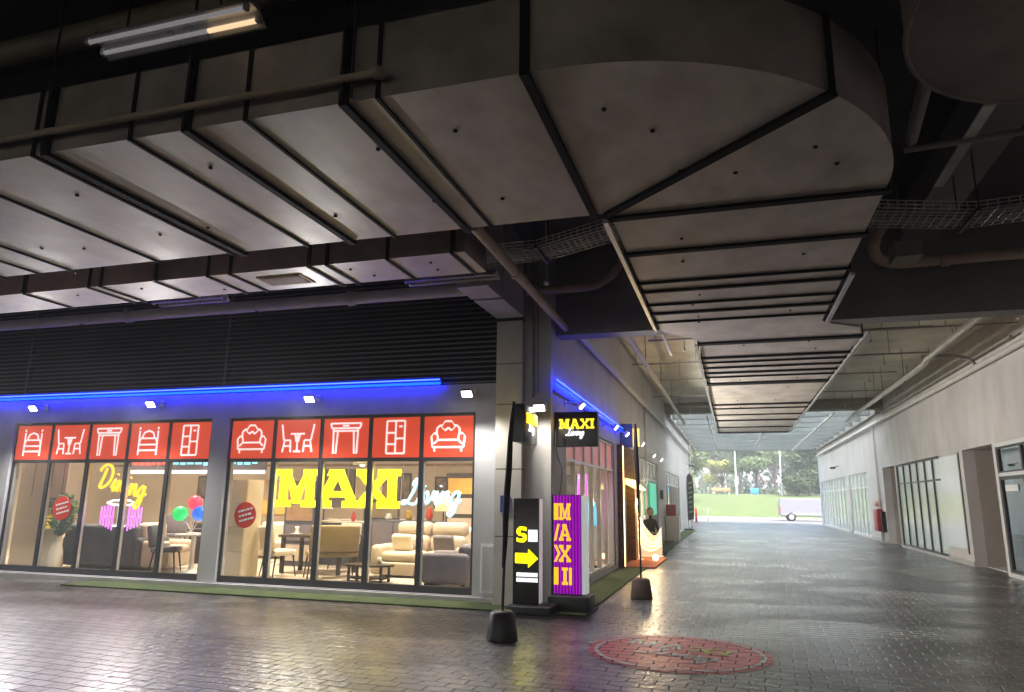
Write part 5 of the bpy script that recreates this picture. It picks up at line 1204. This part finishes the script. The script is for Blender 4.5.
MB().box(XR + .55, XR + .62, 31.7, 33.9, 2.05, 2.25).build('recess_signboard', M['black'], rb, True)
q = MB(); q.box(XR + 3.2, XR + 3.3, 12, 58, 0, 3.4); q.box(XR + .3, XR + 3.3, 12, 58, 3.4, 3.5); q.box(XR + .3, XR + 3.3, 12, 58, -.02, .02)
for y in (15.1, 20.0, 25.0, 31.4, 37.8, 44.1, 57.3): q.box(XR + 1.2 if y in (20.0, 31.4) else XR + .3, XR + 3.2, y, y + .08, .02, 3.4)
q.build('inner_wall', M['film'], rb, True)
MB().box(XR - .012, XR - .001, 23.15, 24.98, .42, 3.02).build('wall_panel', M['film'], rb, True)
MB().box(XR - .02, XR - .001, 22.98, 23.08, .30, 3.07).build('slot', M['frame'], rb, True)
def bay(y0, y1, n, zt=3.08, tr=2.36, zb=.082, fm='frame', glass='glass_alley', edge=None, wb=.05):
    wd = (y1 - y0) / n
    for i in range(n):
        a, b_ = y0 + i * wd + .002, y0 + (i + 1) * wd - .002; x0, x1 = XR + .03, XR + .12
        fr = MB(); fr.box(x0, x1, a, a + wb / 2, zb, zt); fr.box(x0, x1, b_ - wb / 2, b_, zb, zt); fr.box(x0, x1, a + wb / 2, b_ - wb / 2, zb, zb + .07); fr.box(x0, x1, a + wb / 2, b_ - wb / 2, zt - .05, zt); fr.box(x0 + .002, x1, a + wb / 2, b_ - wb / 2, tr, tr + .05)
        fo = fr.build('alley_window', M[fm], rb, True)
        for za, zb2 in ((zb + .071, tr - .001), (tr + .051, zt - .051)):
            p = MB(); p.box(XR + .07, XR + .08, a + wb / 2 + .001, b_ - wb / 2 - .001, za, zb2); p.build('pane', M[glass], fo, True)
bay(25.1, 31.4, 6, wb=.10, glass='pane_glare')
bay(37.92, 43.58, 5, fm='frame_white', glass='pane_glare'); bay(44.72, 57.28, 9, fm='frame_white', glass='pane_glare')
# near glazed door with thick white frame
q = MB(); q.box(XR - .03, XR + .12, 19.93, 20.035, 0, 3.09); q.box(XR - .03, XR + .12, 15.25, 15.35, 0, 3.09); q.box(XR - .03, XR + .12, 15.35, 19.93, 2.99, 3.09); q.box(XR - .03, XR + .12, 15.35, 19.93, 0, .1)
q.box(XR - .02, XR + .10, 15.35, 19.93, 2.30, 2.38)
fo = q.build('glazed_front', M['frame_white'], rb, True)
for a, b_ in ((15.36, 17.0), (17.0, 18.45), (18.45, 19.92)):
    q = MB(); q.box(XR + .0, XR + .07, a + .002, a + .06, .101, 2.299); q.box(XR, XR + .07, b_ - .06, b_ - .002, .101, 2.299); q.box(XR, XR + .07, a + .06, b_ - .06, .101, .18); q.box(XR, XR + .07, a + .06, b_ - .06, 2.22, 2.299)
    q.box(XR, XR + .07, a + .002, a + .05, 2.381, 2.989); q.box(XR, XR + .07, b_ - .05, b_ - .002, 2.381, 2.989); q.box(XR, XR + .07, a + .05, b_ - .05, 2.381, 2.42); q.box(XR, XR + .07, a + .05, b_ - .05, 2.95, 2.989)
    q.build('door_frame', M['frame'], fo, True)
    for za, zb in ((.181, 2.219), (2.421, 2.949)):
        q = MB(); q.box(XR + .03, XR + .04, a + .061, b_ - .061, za, zb); q.build('pane', M['glass_alley'], fo, True)
q = MB(); q.box(XR + .012, XR + .028, 18.9, 19.7, 1.95, 2.1); q.build('notice', M['white'], fo, True)
q = MB(); q.box(XR + .3, XR + 1.2, 15.5, 18.6, .02, 1.5); 
# fire cabinet, pipe, lamp, camera on the right wall
t = thing('fire_cabinet', 'dark red fire hose cabinet on the pier of the right wall', 'fire cabinet', (XR, 35.2, .45)); MB().rbox(-.22, -.001, -.42, .42, 0, .95, .015).build('body', M['red'], t); MB().rbox(-.245, -.222, -.38, .38, .04, .91, .008).build('door', M['red'], t); MB().box(-.262, -.246, .25, .3, .42, .54).build('handle', M['silver'], t)
q = MB(); q.box(-.26, -.22, -.9, -.62, 0, .95); q2 = MB(); q2.box(XR - .15, XR - .001, 34.2, 34.5, .45, 1.3); single('fire_box', q2, M['void'], 'narrow dark box beside the red fire cabinet on the right wall', 'box')
q = MB(); q.ball((XR - .08, 35.1, 1.62), .17); single('alarm_bell', q, noise_mat('bell', (.55, .3, .26), .5), 'round pinkish alarm bell above the red fire cabinet', 'alarm bell')
pipe([(XR - .07, 34.9, 4.95), (XR - .07, 34.9, 2.0), (XR - .07, 35.0, .05)], .045, 'pipe_white', 'white downpipe on the right wall above the red fire cabinet', name='downpipe', collars=[((XR - .07, 34.9, 2.0), (XR - .07, 34.9, 2.15))])
q = MB(); q.tube([(XR, 47, 3.8), (XR - .25, 47, 3.75)], .02, 5); q.rbox(XR - .5, XR - .2, 46.92, 47.08, 3.62, 3.74, .02); single('security_camera', q, M['frame'], 'small dark security camera on the right wall above the far glazing', 'camera')
q = MB(); q.tube([(XL, 46, 3.9), (XL + .25, 46, 3.85)], .02, 5); q.rbox(XL + .2, XL + .5, 45.92, 46.08, 3.72, 3.84, .02); single('security_camera', q, M['frame'], 'small dark security camera high on the far left alley wall', 'camera')

# ================================================================== OUTSIDE
for x, y, lb in ((-3.28, 60, 'red bollard at the far left end of the alley, the left one of the pair'), (-2.98, 60.2, 'red bollard at the far left end of the alley, the right one of the pair')):
    t = thing('bollard', lb, 'bollard', (x, y, 0)); q = MB(); q.lathe([(.09, .02), (.09, 1.0), (.06, 1.12), (.01, 1.15)], n=12); q.build('post', noise_mat('bollard_red', (.6, .04, .05), .4), t); q = MB(); q.lathe([(.14, 0), (.14, .02), (.09, .03)], n=12); q.build('base', M['black'], t)
t = thing('bollard', 'thin white post at the far end of the alley right of the red bollards', 'bollard', (-2.05, 60, 0)); q = MB(); q.lathe([(.045, 0), (.045, 1.1), (.02, 1.13)], n=10); q.build('post', M['white'], t); q = MB(); q.lathe([(.14, 0), (.14, .03), (.05, .05)], n=12); q.build('base', M['kerbstone'], t)
# van
t = thing('parked_van', 'white delivery van parked on the road beyond the alley, side on', 'van', (6.3, 69.6, 0))
q = MB(); sec = [(-2.5, .42), (-2.55, .8), (-2.5, 1.7), (-2.38, 1.93), (-2.2, 1.98), (1.05, 1.98), (1.3, 1.9), (1.75, 1.28), (2.4, 1.08), (2.52, .85), (2.5, .42)]
def vanslice(y, f): return [(x, y, .42 + (z - .42) * f if z > 1.3 else z) for x, z in sec]
rows = [[(x, -.86, z) for x, z in sec], [(x, -.90, min(z, 1.25)) if z > 1.25 else (x, -.90, z) for x, z in sec]]
q.prism_y(sec, -.84, .84); 
vo = q.build('body', M['van'], t)
bm = bmesh.new(); bm.from_mesh(vo.data); bmesh.ops.bevel(bm, geom=[e for e in bm.edges if abs(e.verts[0].co.y - e.verts[1].co.y) < .01], offset=.07, segments=3, affect='EDGES'); bm.to_mesh(vo.data); bm.free()
for sy in (-1, 1):
    for x in (-1.55, 1.65):
        q = MB(); q.M = Matrix.Translation((x, sy * .78, .33)) @ Matrix.Rotation(PI / 2, 4, 'X'); q.lathe([(.30, -.1), (.33, -.07), (.33, .07), (.30, .1)], n=22); wo = q.build('wheel', M['tyre'], t)
        q = MB(); q.M = Matrix.Translation((x, sy * .78, .33)) @ Matrix.Rotation(PI / 2, 4, 'X'); q.lathe([(.19, -.107), (.21, -.103), (.21, .103), (.19, .107)], n=18); q.build('rim', M['silver'], wo)
        q = MB(); q.M = Matrix.Translation((x, sy * .80, .36)) @ Matrix.Rotation(PI / 2, 4, 'X'); q.lathe([(.39, -.045), (.39, .045)], n=22); q.build('wheel_arch', M['black'], t)
    q = MB(); q.prism_y([(1.12, 1.25), (1.62, 1.25), (1.25, 1.78), (1.12, 1.8)], sy * .845 - .005, sy * .845 + .005); q.build('side_window', M['car_glass'], t)
    q = MB(); q.box(-2.52, -2.44, sy * .80 - .07, sy * .80 + .05, .82, 1.25); q.build('tail_light', M['taillight'], t)
    q = MB(); q.box(-2.3, 1.0, sy * .846 - .006, sy * .846 + .006, .60, .65); q.build('trim_strip', noise_mat('van_trim', (.4, .4, .42), .5), t)
    q = MB(); q.box(.6, .75, sy * .848 - .008, sy * .848 + .008, .98, 1.02); q.build('door_handle', M['black'], t)
    q = MB(); q.box(.25, .262, sy * .845 - .004, sy * .845 + .004, .5, 1.85); q.build('door_seam', M['pipe_grey'], t)
q = MB(); q.box(-2.58, -2.48, -.8, .8, .36, .52); q.build('bumper', M['pipe_grey'], t)

rt_ = random.Random(5)
def tree(loc, h, cr, label, lm, trunk_h, n=2600, s=.32, clumps=9, group=None, low=False):
    t = thing('tree', label, 'tree', loc, 0, group)
    q = MB(); q.tube(smooth([(0, 0, -.2), (.1, .05, trunk_h * .5), (.05, 0, trunk_h), (.15, 0, h * .75)]), [.22 - .012 * k for k in range(16)], 8)
    cl = []
    for k in range(clumps):
        a = rt_.uniform(0, 2 * PI); rr = cr * rt_.uniform(.25, .8); z = rt_.uniform(trunk_h + .1 * h, h * .92)
        cl.append((rr * math.cos(a), rr * math.sin(a), z)); q.tube([(0.05, 0, trunk_h * rt_.uniform(.7, 1.1)), (rr * .5 * math.cos(a), rr * .5 * math.sin(a), (trunk_h + z) / 2 + .2), cl[-1]], [.09, .06, .025], 5)
    q.build('trunk', M['bark'], t)
    q = MB()
    for c in cl: foliage(q, c, cr * rt_.uniform(.35, .5), cr * rt_.uniform(.35, .5), (h - trunk_h) * rt_.uniform(.16, .26), n // clumps, s, 0, rt_)
    q.build('crown', M[lm], t); return t
tree((3.0, 106, 2.6), 8.5, 4.6, 'spreading green tree in the middle of the park behind the hedge', 'leaf', 3.2, 3000, .34, 11)
tree((9.0, 98, 2.4), 7.0, 3.2, 'dense dark green tree on the right, above the white van', 'leaf_dark', .4, 5200, .30, 16)
tree((-5.3, 88, 1.5), 8.5, 2.4, 'leafy tree at the left edge of the park view', 'leaf', .8, 3400, .28, 12)
tree((-1.6, 112, 2.7), 5.0, 2.6, 'small yellow green tree left of the spreading tree', 'leaf_yellow', 1.4, 1800, .28, 8)
tree((-3.5, 128, 2.8), 11, 5, 'tall pale tree far behind on the left of the park', 'leaf', 4, 2200, .45, 10)
tree((12, 132, 2.8), 11, 5, 'tall tree far behind on the right of the park', 'leaf', 4, 2200, .45, 10)
tree((1.0, 136, 2.8), 13, 6.5, 'tall pale tree far behind the spreading tree', 'leaf', 4, 3600, .5, 14)
tree((7.5, 146, 2.8), 13, 6, 'tall tree far behind, between two lamp posts', 'leaf_dark', 4, 3600, .5, 14)
tree((-8.5, 122, 2.8), 10, 4.5, 'broad tree far behind the leafy tree at the left edge', 'leaf_dark', 2.5, 2600, .42, 11)
tree((-16, 100, 2.5), 9, 4, 'tree off to the far left of the park', 'leaf', 2.5, 2000, .4, 9)
tree((20, 104, 2.5), 9, 4.5, 'tree off to the far right of the park', 'leaf_dark', 2.5, 2000, .4, 9)
q = MB()
for k in range(26): foliage(q, (-14 + k * 1.15, 103.5 + rt_.uniform(-.2, .2), 3.0), .8, .5, .5, 110, .16, 0, rt_)
single('hedge', q, M['leaf_dark'], 'long low dark green hedge at the top of the grass bank', 'hedge')
q = MB()
for k in range(20): foliage(q, (-20 + k * 2.6, 152 + rt_.uniform(-1, 1), 5.2 + rt_.uniform(-.8, .8)), 2.2, 1.2, 3.0, 170, .5, 0, rt_)
single('hedge', q, M['leaf'], 'tall loose pale green hedge far behind the park trees', 'hedge')
for x, y, h, lb in ((.35, 98, 6.2, 'slim pale lamp post left of the spreading tree'), (5.9, 99, 6.8, 'slim pale lamp post between the spreading tree and the dark green tree')):
    t = thing('street_lamp', lb, 'lamp post', (x, y, 2.45)); q = MB(); q.tube([(0, 0, 0), (0, 0, h)], [.10, .06], 8); q.build('pole', M['white'], t); q = MB(); q.tube([(0, 0, h), (.3, 0, h + .15), (.9, 0, h + .2)], .04, 6); q.build('arm', M['white'], t); q = MB(); q.rbox(.8, 1.3, -.12, .12, h + .14, h + .26, .03); q.build('lamp_head', M['pipe_grey'], t)
t = thing('park_sign', 'small blue sign board on a post at the foot of the spreading tree', 'sign', (2.6, 99.5, 2.5)); MB().rbox(-.5, .5, -.04, .04, .15, .85, .02).build('board', M['sign_blue'], t)
for x in (-.4, .4): MB().tube([(x, .05, -.1), (x, .05, .9)], .04, 6).build('post', M['white'], t)
t = thing('park_bench', 'wooden park bench on the grass bank left of the blue sign', 'bench', (-1.6, 99.3, 2.48)); MB().box(-1.2, 1.2, -.25, .25, .42, .48).build('seat', M['wood'], t); MB().box(-1.2, 1.2, .22, .28, .55, .9).build('backrest', M['wood'], t)
for x in (-1, 1): MB().box(x - .05, x + .05, -.2, .26, 0, .42).build('leg', M['kerbstone'], t)
def far_building(loc, wd, h, fl, cols, label):
    t = thing('apartment_building', label, 'building', loc); MB().box(-wd / 2, wd / 2, 0, 14, -1, h).build('wall', M['building_far'], t); MB().box(-wd / 2 - .4, wd / 2 + .4, -.4, 14.4, h + .002, h + .6).build('roof', M['white'], t)
    for f in range(fl):
        for c_ in range(cols):
            x = -wd / 2 + (c_ + .5) * wd / cols; z = 1.2 + f * (h - 1) / fl
            fo = MB().box(x - .9, x + .9, -.06, -.002, z, z + 1.7).build('window', M['white'], t); MB().box(x - .8, x + .8, -.09, -.061, z + .1, z + 1.6).build('pane', M['win_far'], fo)
far_building((17, 190, 2.8), 22, 22, 6, 6, 'pale pinkish apartment building far behind the park, on the right')
far_building((-11, 210, 2.8), 20, 17, 5, 6, 'pale pinkish apartment building far behind the park, on the left')
hz = MB().box(-260, 260, -140, 440, -1.6, 32)
hm = bpy.data.materials.new('haze'); hm.use_nodes = True; hn = hm.node_tree; hn.nodes.remove(hn.nodes['Principled BSDF'])
pv = hn.nodes.new('ShaderNodeVolumePrincipled'); pv.inputs['Color'].default_value = (.93, .96, .97, 1); pv.inputs['Density'].default_value = .0026; pv.inputs['Anisotropy'].default_value = .2
hn.links.new(pv.outputs[0], hn.nodes['Material Output'].inputs['Volume'])
struct('haze', hz, hm, 'stuff')
bpy.context.view_layer.update()
